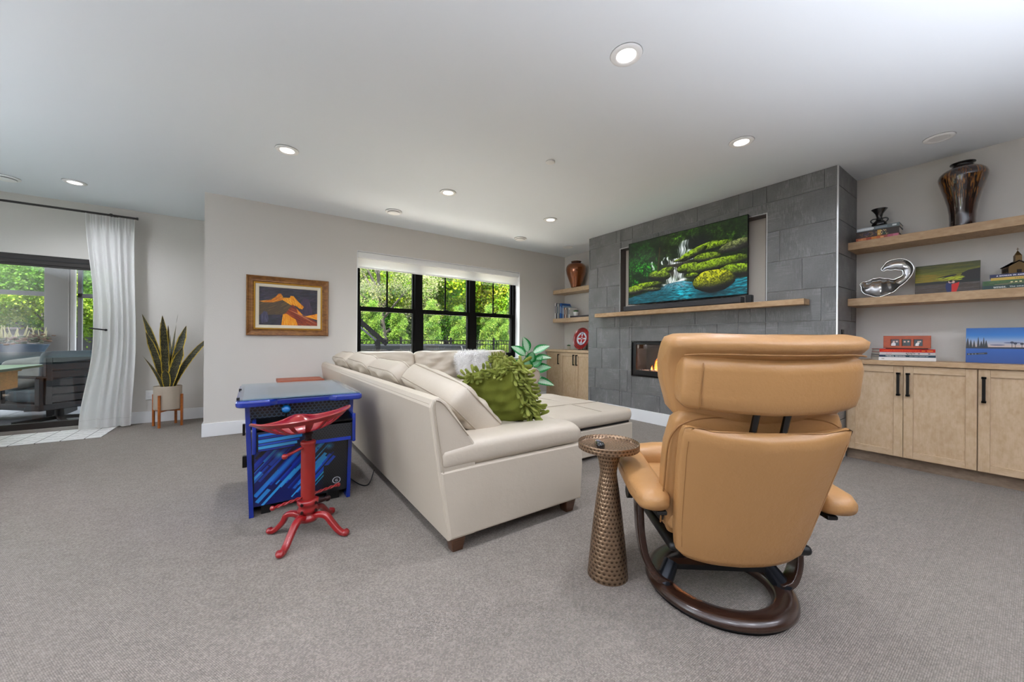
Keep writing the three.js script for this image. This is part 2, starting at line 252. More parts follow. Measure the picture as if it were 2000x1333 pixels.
// ---------------------------------------------------------------- fireplace breast with its tiles
{
  const NICHE = [-3.545, -1.662, 1.535, 2.45], FIRE = [-3.337, -1.93, 0.618, 1.108];
  const core = [];
  for (const [a, b, c, d] of around(FZ0, FZ1, 0, H, [NICHE, FIRE])) core.push(bx(XF + 0.0101, XF + 0.13, c, d, a, b));
  for (const [a, b, c, d] of around(FZ0, FZ1, 0, H, [FIRE])) core.push(bx(XF + 0.13, XF + 0.42, c, d, a, b));
  core.push(bx(XF + 0.42, XB, 0, H, FZ0, FZ1));
  const breast = struct('wall_fireplace', core, M.grout);
  const courses = [0, 0.07, 0.38, 0.69, 1.0, 1.31, 1.62, 1.93, 2.245, 2.555, H], firstJoint = [-3.6, -3.5, -4.02, -3.88, -3.99, -3.64, -3.79, -3.98, -3.53, -3.62], g = 0.0026;
  const boxTile = (z0, z1, y0, y1) => { const t = bx(0, 0.01, y0 + g, y1 - g, z0 + g, z1 - g, 0.0012, false, rnd(), rnd()); return t.translate(XF, 0, 0); };
  for (let k = 0; k < courses.length - 1; k++) {
    const y0 = courses[k], y1 = courses[k + 1]; let z = firstJoint[k]; while (z > FZ0) z -= 0.61;
    for (; z < FZ1; z += 0.61) {
      const a = max(z, FZ0), b = min(z + 0.61, FZ1); if (b - a < 0.01) continue;
      for (const [p, q, r, s] of around(a, b, y0, y1, [NICHE, FIRE])) if (q - p > 0.012 && s - r > 0.012) part('tile', boxTile(p, q, r, s), M.tile[floor(rnd(3))], breast);
    }
    if (y1 > 0.1) for (const [x0, x1] of k % 2 ? [[XF + 0.012, XF + 0.42], [XF + 0.42, XB]] : [[XF + 0.012, XB]]) { const t = bx(x0 + g, x1 - g, y0 + g, y1 - g, 0, 0.01, 0.0012, false, rnd(), rnd()); part('tile', t.translate(0, 0, FZ1), M.tile[k % 3], breast); }
  }
  part('edge_trim', bx(XF - 0.002, XF + 0.011, 0.16, H, FZ1 - 0.001, FZ1 + 0.012, 0.001), M.steel, breast, 'bright metal corner trim');
  part('niche_panel', [bx(XF + 0.118, XF + 0.13, NICHE[2], NICHE[3], NICHE[0], NICHE[1])], std(0xcfc6ba, 0.9), breast, 'painted back of the television niche');
  part('niche_reveal', [bx(XF + 0.004, XF + 0.118, NICHE[2], NICHE[3], NICHE[0] - 0.004, NICHE[0] + 0.008), bx(XF + 0.004, XF + 0.118, NICHE[3] - 0.008, NICHE[3] + 0.004, NICHE[0], NICHE[1]), bx(XF + 0.004, XF + 0.118, NICHE[2], NICHE[3], NICHE[1] - 0.008, NICHE[1] + 0.004)], std(0x57504d, 0.6), breast);
  part('niche_trim', [bx(XF - 0.002, XF + 0.006, NICHE[2], NICHE[3] + 0.008, NICHE[0] - 0.008, NICHE[0]), bx(XF - 0.002, XF + 0.006, NICHE[3], NICHE[3] + 0.008, NICHE[0], NICHE[1]), bx(XF - 0.002, XF + 0.006, NICHE[2], NICHE[3] + 0.008, NICHE[1], NICHE[1] + 0.008)], M.steel, breast, 'bright metal trim round the niche');

  const mt = tag(part('mantel_shelf', bx(4.254, XF - 0.0005, 1.462, 1.518, -3.9, -1.29, 0.003), M.shelf, scene), 'long light wood mantel shelf below the television', 'shelf');

  // gas fireplace insert
  const fp = thing('fireplace', 'wide black glass-fronted gas fireplace burning in the tiled wall', 'fireplace', [0, 0, 0]);
  const [z0, z1, y0, y1] = FIRE, fm = std(0x1b1b1c, 0.35);
  part('frame', [bx(XF - 0.012, XF + 0.02, y0, y1, z0, z0 + 0.014), bx(XF - 0.012, XF + 0.02, y0, y1, z1 - 0.014, z1), bx(XF - 0.012, XF + 0.02, y1 - 0.014, y1, z0 + 0.014, z1 - 0.014), bx(XF - 0.012, XF + 0.02, y0, y0 + 0.014, z0 + 0.014, z1 - 0.014)], M.blackGloss, fp);
  part('surround', [bx(XF + 0.004, XF + 0.03, y0 + 0.014, y1 - 0.014, z0 + 0.014, z0 + 0.07, 0.006), bx(XF + 0.004, XF + 0.03, y0 + 0.014, y1 - 0.014, z1 - 0.07, z1 - 0.014, 0.006), bx(XF + 0.004, XF + 0.03, y1 - 0.05, y1 - 0.014, z0 + 0.07, z1 - 0.07, 0.006), bx(XF + 0.004, XF + 0.03, y0 + 0.014, y0 + 0.085, z0 + 0.07, z1 - 0.07, 0.006)], fm, fp);
  part('firebox', [bx(XF + 0.33, XF + 0.345, y0, y1, z0, z1), bx(XF + 0.03, XF + 0.33, y0 + 0.002, y0 + 0.07, z0, z1), bx(XF + 0.03, XF + 0.33, y1 - 0.012, y1 - 0.002, z0, z1), bx(XF + 0.03, XF + 0.33, y0, y1, z0 + 0.001, z0 + 0.012), bx(XF + 0.03, XF + 0.33, y0, y1, z1 - 0.012, z1 - 0.001)], std(0x343537, 0.6), fp);
  part('pane', bx(XF + 0.02, XF + 0.024, y0 + 0.085, y1 - 0.05, z0 + 0.07, z1 - 0.07), M.glass, fp);
  const bits = []; for (let i = 0; i < 420; i++) { const s = rnd(0.006, 0.013); bits.push(rot(new THREE.IcosahedronGeometry(s, 0), rnd(3), rnd(3), rnd(3)).translate(XF + rnd(0.06, 0.3), y0 + 0.072 + rnd(0.012), rnd(z0 + 0.08, z1 - 0.08))); }
  const bed = part('glass_ember_bed', bits, std(0x8f8d8c, 0.2), fp); bed.userData.kind = 'stuff';
  part('burner', bx(XF + 0.15, XF + 0.2, y0 + 0.07, y0 + 0.084, z0 + 0.15, z1 - 0.15), M.black, fp);
  const fmat = (e, k) => new THREE.MeshStandardMaterial({ color: 0x000000, emissive: e, emissiveIntensity: k, roughness: 1, transparent: true, opacity: 0.82 });
  const outer = fmat(0xff6a14, 1.5), inner = fmat(0xffc864, 2.6);
  const flameGeo = (h, w, lean) => skin([[0, 0.45], [0.1, 0.9], [0.25, 1], [0.45, 0.72], [0.65, 0.42], [0.82, 0.2], [1, 0.02]].map(([t, k]) => ring([0, h * t, lean * h * t * t + 0.12 * w * sin(t * 7)], [1, 0, 0], w * k * 0.4, [0, 0, 1], w * k * 0.5, 2, 14)));
  const flames = [[-3.13, 0.07, 0.03], [-3.06, 0.19, 0.075], [-3.0, 0.13, 0.06], [-2.93, 0.26, 0.1], [-2.87, 0.15, 0.06], [-2.81, 0.17, 0.06], [-2.75, 0.13, 0.05], [-2.7, 0.12, 0.045], [-2.64, 0.15, 0.06], [-2.575, 0.09, 0.045], [-2.52, 0.12, 0.05], [-2.46, 0.10, 0.045], [-2.4, 0.13, 0.05], [-2.33, 0.1, 0.05], [-2.25, 0.16, 0.06], [-2.17, 0.11, 0.05]];
  flames.forEach(([z, h, w], i) => { const f = part('flame', flameGeo(h, w, 0.12).translate(XF + 0.175, y0 + 0.084, z), outer, fp); part('flame_core', flameGeo(h * 0.72, w * 0.6, 0.12).translate(XF + 0.165, y0 + 0.086, z), inner, f); });
  for (const z of [-2.95, -2.4]) { const l = new THREE.PointLight(0xff9a4a, 0.14); l.name = 'flame_light'; l.position.set(XF + 0.13, y0 + 0.16, z); l.castShadow = true; l.shadow.radius = 2; scene.add(l); }
}
// ---------------------------------------------------------------- ceiling fittings
{
  const trimGeo = lathe([[0.052, -0.004], [0.058, -0.010], [0.07, -0.012], [0.086, -0.008], [0.09, 0], [0.052, 0.0]], 48), lensGeo = new THREE.CylinderGeometry(0.054, 0.054, 0.004, 40).translate(0, -0.006, 0);
  const proto = thing('downlight', 'x', 'downlight', [0, H, 0], 0, 'lit recessed downlights'); part('trim_ring', trimGeo, M.white, proto); part('lens', lensGeo, M.lens, proto);
  const spots = [
    [1.742, -1.37, 'large glowing downlight nearest the camera in the white ceiling'], [3.267, -1.417, 'glowing downlight in the ceiling in front of the fireplace wall'], [0.237, -3.753, 'glowing downlight in the ceiling above the blue arcade table'], [-1.542, -5.842, 'glowing downlight in the ceiling by the curtained glass door'], [1.766, -3.78, 'glowing downlight in the ceiling above the cream sofa, in front of the window'], [3.283, -3.81, 'glowing downlight in the ceiling nearest the far end of the fireplace wall'],
    ...[[0.24, -1.4], [-1.28, -1.4], [-2.8, -1.4], [0.24, 1.0], [1.75, 1.0], [3.27, 1.0], [-1.28, 1.0], [-2.8, 1.0], [-3.1, -3.78], [0.24, 3.1], [1.75, 3.1], [3.27, 3.1], [-1.28, 3.1]].map((p) => [...p, 'lit downlight in the ceiling outside the picture']),
  ];
  spots.forEach(([x, z, label], i) => {
    const o = i ? copyOf(proto, label, [x, H, z]) : proto; if (!i) { o.position.set(x, H, z); o.userData.label = label; }
    const l = new THREE.SpotLight(LAMP_COLOR, LAMP, 0, 1.32, 0.9, 2); l.name = 'downlight_lamp'; l.position.set(x, H - 0.014, z); l.target.position.set(x, 0, z); l.castShadow = true; l.shadow.radius = 2.5; scene.add(l, l.target);
  });
  const off = thing('downlight', 'unlit white downlight in the ceiling above the tall brown vase', 'downlight', [4.471, H, -0.479]); part('trim_ring', trimGeo, M.white, off); part('lens', lensGeo, M.lensOff, off);
  copyOf(off, 'unlit white downlight in the ceiling above the copper vase', [4.494, H, -4.747]);
  const dif = thing('ceiling_diffuser', 'round white ceiling diffuser above the triple window, nearer the painting', 'ceiling vent', [1.465, H, -4.741]);
  part('rim', lathe([[0.001, 0], [0.1, 0], [0.102, -0.01], [0.092, -0.018], [0.078, -0.012], [0.001, -0.012]], 48), M.white, dif); part('cap', lathe([[0.001, -0.036], [0.05, -0.034], [0.072, -0.026], [0.074, -0.02], [0.001, -0.016]], 48), M.white, dif);
  copyOf(dif, 'round white ceiling diffuser above the right end of the triple window', [3.501, H, -4.796]);
  copyOf(dif, 'round white ceiling diffuser at the left edge of the picture', [-2.08, H, -6.081]);
  const sp = tag(part('sprinkler_cover', lathe([[0.001, -0.012], [0.036, -0.012], [0.042, -0.008], [0.042, 0], [0.001, 0]], 32), M.white, scene), 'small flat white sprinkler cover in the middle of the ceiling', 'sprinkler cover'); sp.position.set(2.223, H, -2.585);
}
// ---------------------------------------------------------------- added fill uplights, out of view behind and beside the camera, brighten the ceiling
[[-3.7, -3.0, 1.15, 'added fill uplight by the left wall, out of view, brightening the ceiling'], [-1.9, 0.7, 1.12, 'added fill uplight behind the camera on the left, brightening the ceiling'], [0.5, 1.1, 1.1, 'added fill uplight just behind the camera, brightening the ceiling'], [2.3, 1.2, 0.98, 'added fill uplight behind the camera on the right, brightening the ceiling'], [-3.7, -0.6, 1.15, 'added fill uplight at the far left of the room, out of view, brightening the ceiling']].forEach(([x, z, cone, label]) => {
  const o = thing('added_uplight', label, 'added light', [x, 0, z]); part('can', lathe([[0.001, 0.002], [0.09, 0], [0.1, 0.01], [0.1, 0.26], [0.092, 0.26], [0.09, 0.2], [0.001, 0.2]], 32), M.blackMetal, o); part('lamp_face', cyl(0.085, 0.085, 0.004, 0, 0.21, 0, 32), M.lens, o);
  const l = new THREE.SpotLight(0xeef3ff, ADDED_UPLIGHT, 0, cone, 0.7, 2); l.name = 'added_uplight_lamp'; l.position.set(x, 0.23, z); l.target.position.set(x, 3, z); l.castShadow = true; l.shadow.radius = 3.5; scene.add(l, l.target);
});
// ---------------------------------------------------------------- built-in cabinets and shelves
const pull = (y0, y1, z, xf) => [bx(xf - 0.032, xf - 0.022, y0, y1, z - 0.009, z + 0.009, 0.002), bx(xf - 0.032, xf, y0, y0 + 0.016, z - 0.012, z + 0.012, 0.002), bx(xf - 0.032, xf, y1 - 0.016, y1, z - 0.012, z + 0.012, 0.002)];
function cabDoor(parent, xf, z0, z1, y0, y1, hz, h0, h1, mat) {
  const s = 0.058, r = 0.0025, du = rnd(), dv = rnd();
  const d = part('door', [bx(xf, xf + 0.02, y0, y1, z0, z0 + s, r, true, du, dv), bx(xf, xf + 0.02, y0, y1, z1 - s, z1, r, true, dv, du), bx(xf, xf + 0.02, y1 - s, y1, z0 + s, z1 - s, r, false, du, dv), bx(xf, xf + 0.02, y0, y0 + s, z0 + s, z1 - s, r, false, dv, du)], mat, parent);
  part('door_panel', bx(xf + 0.010, xf + 0.018, y0 + s - 0.003, y1 - s + 0.003, z0 + s - 0.003, z1 - s + 0.003, 0, true, rnd(), rnd()), mat, d);
  part('handle', pull(h0, h1, hz, xf), M.blackMetal, d);
}
function cabinet(label, xf, z0, z1, doors, h0, h1, mat, group) {
  const c = thing('base_cabinet', label, 'cabinet', [0, 0, 0], 0);
  part('carcass', bx(xf + 0.021, XB - 0.001, 0.1, 0.904, z0, z1, 0, true), mat, c);
  part('toe_kick', bx(xf + 0.07, XB - 0.001, 0, 0.0995, z0, z1), M.toe, c);
  for (const [a, b, hz] of doors) cabDoor(c, xf, a, b, 0.105, 0.899, hz, h0, h1, mat);
  return c;
}
const XR = 4.645, XLf = 4.535;
cabinet('pale wood base cabinet right of the fireplace with a pair of panelled doors', XR, FZ1 + 0.012, -0.2895, [[-1.066, -0.6955, -0.7225], [-0.6925, -0.2915, -0.6645]], 0.642, 0.843, M.oak);
cabinet('pale wood base cabinet at the right edge of the picture under the blue lake picture', XR, -0.289, 0.52, [[-0.2865, 0.11, -0.2585], [0.113, 0.515, 0.48]], 0.642, 0.843, M.oak);
cabinet('pale wood base cabinet in the alcove left of the fireplace with three panelled doors', XLf, ZW + 0.001, FZ0 - 0.001, [[-5.343, -4.9675, -5.006], [-4.9645, -4.5865, -4.6215], [-4.5835, -4.205, -4.5475]], 0.684, 0.866, M.oak);
tag(part('countertop', bx(XR - 0.02, XB - 0.001, 0.905, 0.945, FZ1 + 0.012, 0.52, 0.003), M.shelf, scene), 'wood countertop on the cabinets right of the fireplace', 'countertop');
tag(part('countertop', bx(XLf - 0.02, XB - 0.001, 0.905, 0.945, ZW + 0.001, FZ0 - 0.001, 0.003), M.oak, scene), 'wood countertop in the alcove left of the fireplace, under the red plate', 'countertop');
for (const [y0, y1, z0, z1, m, l] of [[1.99, 2.063, FZ1 + 0.011, 0.6, M.shelf, 'upper thick wood wall shelf right of the fireplace, holding the tall brown vase'], [1.453, 1.525, FZ1 + 0.011, 0.6, M.shelf, 'lower thick wood wall shelf right of the fireplace, holding the silver sculpture'], [1.99, 2.063, ZW + 0.001, FZ0 - 0.001, M.oak, 'upper wood wall shelf in the left alcove under the copper vase'], [1.453, 1.525, ZW + 0.001, FZ0 - 0.001, M.oak, 'lower wood wall shelf in the left alcove holding upright books']])
  tag(part('wall_shelf', bx(4.70, XB - 0.0005, y0, y1, z0, z1, 0.003), m, scene), l, 'shelf');

// ---------------------------------------------------------------- books
const pageMat = std(0xe6dfd2, 0.9);
const spineTex = (bg, draw, w = 512, h = 64) => canvas(w, h, (c) => { c.fillStyle = bg; c.fillRect(0, 0, w, h); draw && draw(c, w, h); });
function lying(label, [x, y, z], turn, len, th, dep, color, draw, group) {   // spine looks to local +z, origin at the middle of the bottom of the spine
  const b = thing('book', label, 'book', [x, y, z], -PI / 2 + turn, group);
  const cm = std(color, 0.45);
  part('cover', [bx(-len / 2, len / 2, 0, 0.003, -dep, 0), bx(-len / 2, len / 2, th - 0.003, th, -dep, 0), bx(-len / 2, len / 2, 0.003, th - 0.003, -0.003, 0)], cm, b);
  part('pages', bx(-len / 2 + 0.004, len / 2 - 0.004, 0.0035, th - 0.0035, -dep + 0.005, -0.004), pageMat, b);
  if (draw) { const g = new THREE.PlaneGeometry(len - 0.001, th - 0.0012).translate(0, th / 2, 0.0006); part('spine_print', g, std(0xffffff, 0.45, { map: spineTex('#' + color.toString(16).padStart(6, '0'), draw) }), b); }
  return b;
}
const txt = (s, x, y, size, fill, font = 'sans-serif', w) => (c) => { c.fillStyle = fill; c.font = 'bold ' + size + 'px ' + font; c.textBaseline = 'middle'; w ? c.fillText(s, x, y, w) : c.fillText(s, x, y); };
const many = (...f) => (c, w, h) => f.forEach((q) => q(c, w, h));
// stack on the counter
lying('white hardback book at the bottom of the stack on the right counter', [4.75, 0.945, -0.69], 0.4, 0.36, 0.03, 0.26, 0xe9e6e2, (c) => { c.fillStyle = '#b9b3aa'; c.fillRect(26, 20, 26, 22); });
lying('dark blue book with large white spine lettering in the stack on the right counter', [4.75, 0.975, -0.69], 0.4, 0.355, 0.02, 0.26, 0x2b4653, many(txt('TRIBAL REVIVAL', 60, 33, 46, '#f2f2ee', 'sans-serif', 190), txt('WEST COAST NATIVE ART', 280, 34, 26, '#dfe6e6', 'sans-serif', 170), (c) => { c.fillStyle = '#2b3550'; c.fillRect(0, 0, 40, 64); }));
lying('pale grey book between the red and the dark blue book on the right counter', [4.753, 0.995, -0.69], 0.41, 0.35, 0.024, 0.25, 0xcbc3bf, (c) => { c.fillStyle = '#c27a80'; c.font = 'bold 36px serif'; c.fillText('GO', 60, 44); c.fillStyle = '#5f5048'; for (let i = 0; i < 60; i++) c.fillRect(240 + rnd(90), rnd(64), rnd(16), rnd(12)); c.fillStyle = '#3d2c44'; c.fillRect(360, 20, 16, 20); c.fillRect(450, 18, 18, 22); });
lying('bright red book topmost in the stack on the right counter', [4.755, 1.019, -0.69], 0.4, 0.35, 0.029, 0.25, 0xc9200c, (c) => { c.fillStyle = '#e8671a'; for (let i = 0; i < 44; i++) c.fillRect(20 + i * 8, 22 + rnd(4), rnd(3, 7), rnd(14, 22)); c.fillStyle = '#f0a040'; c.fillRect(392, 28, 30, 14); c.fillRect(440, 26, 52, 16); });
// stack on the upper shelf
lying('orange and pink book at the bottom of the stack on the upper right shelf', [4.735, 2.063, -0.885], 0.06, 0.285, 0.03, 0.2, 0xc0643a, (c) => { const g = ['#b4582e', '#c97646', '#a0421c', '#cf7d28', '#c8642c', '#a8503c', '#b85a72', '#c97086']; g.forEach((q, i) => { c.fillStyle = q; c.fillRect(i * 64, 0, 64, 64); }); c.fillStyle = '#e8a66a'; c.fillRect(30, 24, 60, 16); c.fillRect(300, 16, 40, 30); });
lying('thick dark brown book with gilt decoration on the upper right shelf', [4.74, 2.093, -0.885], 0.03, 0.29, 0.062, 0.19, 0x33241c, (c) => { for (let i = 0; i < 90; i++) { c.fillStyle = ['#6b4a30', '#8a6a40', '#4a3a5a', '#3a2620'][i % 4]; c.fillRect(40 + rnd(300), 10 + rnd(40), rnd(6, 36), rnd(3, 9)); } c.fillStyle = '#c9952e'; c.fillRect(262, 6, 40, 54); c.fillStyle = '#f0d9a0'; for (let i = 0; i < 26; i++) c.fillRect(270 + rnd(110), 8 + rnd(46), rnd(3, 10), rnd(3, 10)); c.fillStyle = '#1f4a34'; c.fillRect(320, 38, 40, 16); });
lying('silver grey book topmost in the stack under the small black vase', [4.735, 2.155, -0.88], 0.03, 0.285, 0.032, 0.19, 0x6d7679, (c) => { c.fillStyle = '#b7c0c6'; c.fillRect(0, 0, 200, 64); c.fillStyle = '#f3f5f6'; for (let i = 0; i < 15; i++) { c.fillRect(8 + i * 14, 14, 9, 36); } c.fillStyle = '#9fb1bf'; for (let i = 0; i < 12; i++) c.fillRect(230 + i * 12, 24, 7, 20); c.fillStyle = '#dfe3e4'; c.fillRect(430, 16, 50, 30); });
// stack on the lower shelf
lying('dark green white-lettered book at the bottom of the stack on the lower right shelf', [4.74, 1.525, -0.07], 0.02, 0.41, 0.03, 0.2, 0x2a4240, many(txt('WINGS.', 66, 34, 38, '#e9ece6', 'sans-serif', 78), txt('The smartest bird', 160, 34, 28, '#d5dcd5', 'sans-serif', 170)));
lying('green landscape-printed book second from the bottom on the lower right shelf', [4.742, 1.555, -0.075], 0.02, 0.40, 0.037, 0.19, 0x3c5a34, (c) => { for (let i = 0; i < 60; i++) { c.fillStyle = ['#2c4a30', '#55703c', '#6b6a4e', '#3f6438'][i % 4]; c.fillRect(rnd(512), rnd(64), rnd(20, 90), rnd(5, 12)); } c.fillStyle = '#e6dfa0'; for (let i = 0; i < 12; i++) c.fillRect(170 + i * 26, 24, 14, 14); });
lying('yellow book under the navy book on the lower right shelf', [4.745, 1.592, -0.055], 0.0, 0.36, 0.022, 0.18, 0xc9a648, (c) => { c.fillStyle = '#a8862c'; for (let i = 0; i < 22; i++) c.fillRect(160 + i * 13, 20, 8, 24); });
lying('navy blue white-lettered book below the little brass church', [4.745, 1.614, -0.06], 0.0, 0.36, 0.026, 0.18, 0x23284f, many(txt('A WOMAN IN AMBER', 44, 34, 36, '#eceaf2', 'sans-serif', 210), txt('a memoir', 300, 34, 26, '#cfd0e0', 'serif')));
// upright books in the left alcove: [z centre, thickness, height, depth, colour, label]
const upright = [
  [-5.335, 0.035, 0.305, 0.235, 0xd8d6d2, 'tall white book first at the left of the row on the alcove shelf'],
  [-5.297, 0.028, 0.295, 0.235, 0x2d2b30, 'tall black book second in the row on the alcove shelf'],
  [-5.262, 0.032, 0.285, 0.23, 0xb9c2c6, 'tall pale blue-grey book third in the row on the alcove shelf'],
  [-5.228, 0.026, 0.28, 0.23, 0x75675c, 'tall brown-grey book fourth in the row on the alcove shelf'],
  [-5.19, 0.04, 0.285, 0.235, 0x1f5fae, 'thick bright blue book in the row on the alcove shelf'],
  [-5.152, 0.026, 0.255, 0.22, 0x2c4a8a, 'slim dark blue book right of the thick bright blue book'],
  [-5.118, 0.03, 0.235, 0.2, 0x7fa2c4, 'light blue book right of the slim dark blue book'],
  [-5.083, 0.026, 0.2, 0.19, 0x8a5a4a, 'small reddish brown book in the row on the alcove shelf'],
  [-5.05, 0.026, 0.195, 0.19, 0xd9d0c2, 'small cream book in the row on the alcove shelf'],
  [-5.018, 0.025, 0.19, 0.19, 0x54443c, 'small dark brown book in the row on the alcove shelf'],
  [-4.985, 0.028, 0.2, 0.19, 0xa9b0b2, 'small grey book right of the small dark brown book'],
  [-4.95, 0.03, 0.185, 0.18, 0xe0ddd6, 'small white book last at the right of the row on the alcove shelf'],
];
for (const [z, t, h, d, col, label] of upright) {
  const b = thing('book', label, 'book', [4.735, 1.525, z], -PI / 2), cm = std(col, 0.5);
  part('cover', [bx(-t / 2, -t / 2 + 0.003, 0, h, -d, 0), bx(t / 2 - 0.003, t / 2, 0, h, -d, 0), bx(-t / 2 + 0.003, t / 2 - 0.003, 0, h, -0.003, 0)], cm, b);
  part('pages', bx(-t / 2 + 0.0035, t / 2 - 0.0035, 0.004, h - 0.004, -d + 0.005, -0.0035), pageMat, b);
  const lab = mix3(hex3(col), col > 0x909090 ? [0.15, 0.15, 0.2] : [0.9, 0.88, 0.82], 0.6);
  part('spine_title', bx(-t / 2 + 0.007, t / 2 - 0.007, h * 0.35, h * 0.8, 0, 0.0006), std(new THREE.Color().setRGB(...lab, THREE.SRGBColorSpace), 0.5), b);
}
// ---------------------------------------------------------------- vases, sculpture, pictures and small things on the shelves
{
  // brown drip-glazed vase
  const drip = tex(1024, 512, (u, v) => { const s = fbm(u, v * 0.06, 64, 3), s2 = fbm(u, v * 0.12 + 0.3, 128, 2), top = v, run = 0.45 + fbm(u, 0.5, 32, 3) * 0.75; const dripped = smooth(run + 0.1, run - 0.2, 1.15 - top) * smooth(0.99, 0.9, v + s * 0.04); const gold = clamp((s2 - 0.42) * 3) * dripped * smooth(0.3, 0.6, v); return mix3(mix3([0.10, 0.055, 0.04], [0.33, 0.16, 0.085], clamp((s - 0.3) * 1.9)), [0.66, 0.45, 0.20], gold * 0.8); });
  const v = thing('vase', 'tall brown drip-glazed vase with wide shoulders and black rim on the upper right shelf', 'vase', [4.845, 2.0632, -0.387], 0.6);
  part('body', lathe([[0.001, 0.006], [0.068, 0], [0.074, 0.006], [0.073, 0.06], [0.075, 0.12], [0.084, 0.19], [0.101, 0.27], [0.122, 0.35], [0.136, 0.405], [0.139, 0.43], [0.133, 0.456], [0.112, 0.482], [0.08, 0.502], [0.058, 0.513]], 64), std(0xffffff, 0.12, { map: drip, clearcoat: 1, clearcoatRoughness: 0.06 }), v);
  part('rim', lathe([[0.058, 0.511], [0.056, 0.524], [0.062, 0.532], [0.071, 0.536], [0.071, 0.542], [0.06, 0.546], [0.05, 0.54], [0.05, 0.48]], 48), std(0x120d0b, 0.15), v);
  // copper vase
  const c = thing('vase', 'round copper brown glazed vase on the upper shelf of the left alcove', 'vase', [4.80, 2.0632, -4.85]);
  part('body', lathe([[0.001, 0.004], [0.078, 0], [0.087, 0.01], [0.108, 0.08], [0.141, 0.17], [0.171, 0.255], [0.183, 0.325], [0.178, 0.378], [0.148, 0.425], [0.098, 0.445], [0.085, 0.45]], 56), std(0x8c4a1c, 0.16, { metalness: 0.65, clearcoat: 1, clearcoatRoughness: 0.05 }), c);
  part('rim', lathe([[0.085, 0.449], [0.082, 0.462], [0.092, 0.474], [0.094, 0.48], [0.086, 0.482], [0.074, 0.475], [0.07, 0.44]], 48), std(0x5a2e16, 0.2), c);
  // small black vase with handles
  const s = thing('vase', 'small black flared vase with two handles on the stacked books', 'vase', [4.83, 2.187, -0.885], 0.2), sm = std(0x1d1b1a, 0.18, { clearcoat: 0.8 });
  part('body', lathe([[0.001, 0.002], [0.034, 0], [0.05, 0.01], [0.054, 0.028], [0.05, 0.045], [0.032, 0.062], [0.021, 0.078], [0.02, 0.1], [0.028, 0.13], [0.046, 0.158], [0.058, 0.172], [0.055, 0.175], [0.03, 0.14]], 40), sm, s);
  for (const k of [-1, 1]) part('handle', tube([[0, 0.085, k * 0.02], [0, 0.086, k * 0.045], [0, 0.07, k * 0.058], [0, 0.05, k * 0.048]], 0.0055, 16, 8), sm, s);
  // silver comma-shaped bowl standing on edge
  const b = thing('sculpture', 'polished silver comma-shaped bowl sculpture standing on the lower right shelf', 'sculpture', [4.83, 1.5252, -0.845], -PI / 2);
  const spine = spline([[-0.155, 0.13, 0], [-0.10, 0.095, 0], [-0.02, 0.08, 0], [0.075, 0.10, 0], [0.145, 0.16, 0], [0.15, 0.235, 0], [0.09, 0.275, 0], [0.025, 0.262, 0], [-0.01, 0.235, 0]]), wid = [0.015, 0.075, 0.09, 0.07, 0.036, 0.026, 0.036, 0.05, 0.045, 0.012];
  const rows = [], rimA = [], rimB = [], N = 56;
  for (let i = 0; i <= N; i++) { const t = i / N, p = spine.getPointAt(t), d = spine.getTangentAt(t), nx = -d.y, ny = d.x, k = t * (wid.length - 1), w = lerp(wid[floor(k)], wid[min(floor(k) + 1, wid.length - 1)], smooth(0, 1, k % 1)), row = []; for (let j = 0; j <= 18; j++) { const a = -1 + 2 * j / 18; row.push([p.x + nx * w * a, p.y + ny * w * a, 0.045 - 0.75 * w * sqrt(max(0, 1 - a * a))]); } rows.push(row); rimA.push(row[0]); rimB.push(row[18]); }
  const silver = std(0xb9b7b5, 0.16, { metalness: 1 });
  const lift = -min(...rows.flat().map((p) => p[1])) + 0.006;
  part('bowl', skin(rows, false).translate(0, lift, 0), silver, b);
  part('rim', tube([...rimA.filter((_, i) => i % 2 === 0), ...rimB.filter((_, i) => i % 2 === 0).reverse()], 0.006, 120, 8, true).translate(0, lift, 0), std(0xe9e7e4, 0.2, { metalness: 1 }), b);
  // pictures leaning on the wall
  const aurora = canvas(768, 512, (x, w, h) => {
    const g = x.createLinearGradient(0, 0, 0, 320); g.addColorStop(0, '#35380f'); g.addColorStop(0.5, '#6c700c'); g.addColorStop(1, '#a08a10'); x.fillStyle = g; x.fillRect(0, 0, w, h);
    for (let i = 0; i < 500; i++) { x.fillStyle = ['rgba(120,110,10,.12)', 'rgba(40,44,12,.14)', 'rgba(150,140,20,.1)'][i % 3]; x.fillRect(rnd(-100, w), rnd(290), rnd(80, 300), rnd(3, 14)); }
    x.fillStyle = '#a37c08'; for (let i = 0; i < 60; i++) { x.globalAlpha = 0.25; x.fillRect(rnd(-40, 180), rnd(150, 290), rnd(60, 220), rnd(4, 12)); } x.globalAlpha = 1;
    x.fillStyle = '#1d1710'; x.beginPath(); x.moveTo(520, 300); x.lineTo(570, 180); x.lineTo(640, 140); x.lineTo(768, 120); x.lineTo(768, 330); x.closePath(); x.fill(); x.beginPath(); x.ellipse(390, 225, 120, 18, -0.2, 0, 7); x.fill();
    x.fillStyle = '#b9c81c'; for (let i = 0; i < 26; i++) { x.beginPath(); x.ellipse(rnd(270, 560), rnd(235, 300), rnd(20, 70), rnd(2, 7), -0.2, 0, 7); x.fill(); }
    x.fillStyle = '#1b1d14'; x.fillRect(0, 296, w, 46); x.fillStyle = '#4a3c30'; x.fillRect(0, 340, w, 172); for (let i = 0; i < 300; i++) { x.fillStyle = ['rgba(90,88,96,.3)', 'rgba(60,48,38,.3)', 'rgba(110,100,98,.25)'][i % 3]; x.fillRect(rnd(-60, w), rnd(340, 512), rnd(40, 200), rnd(3, 9)); }
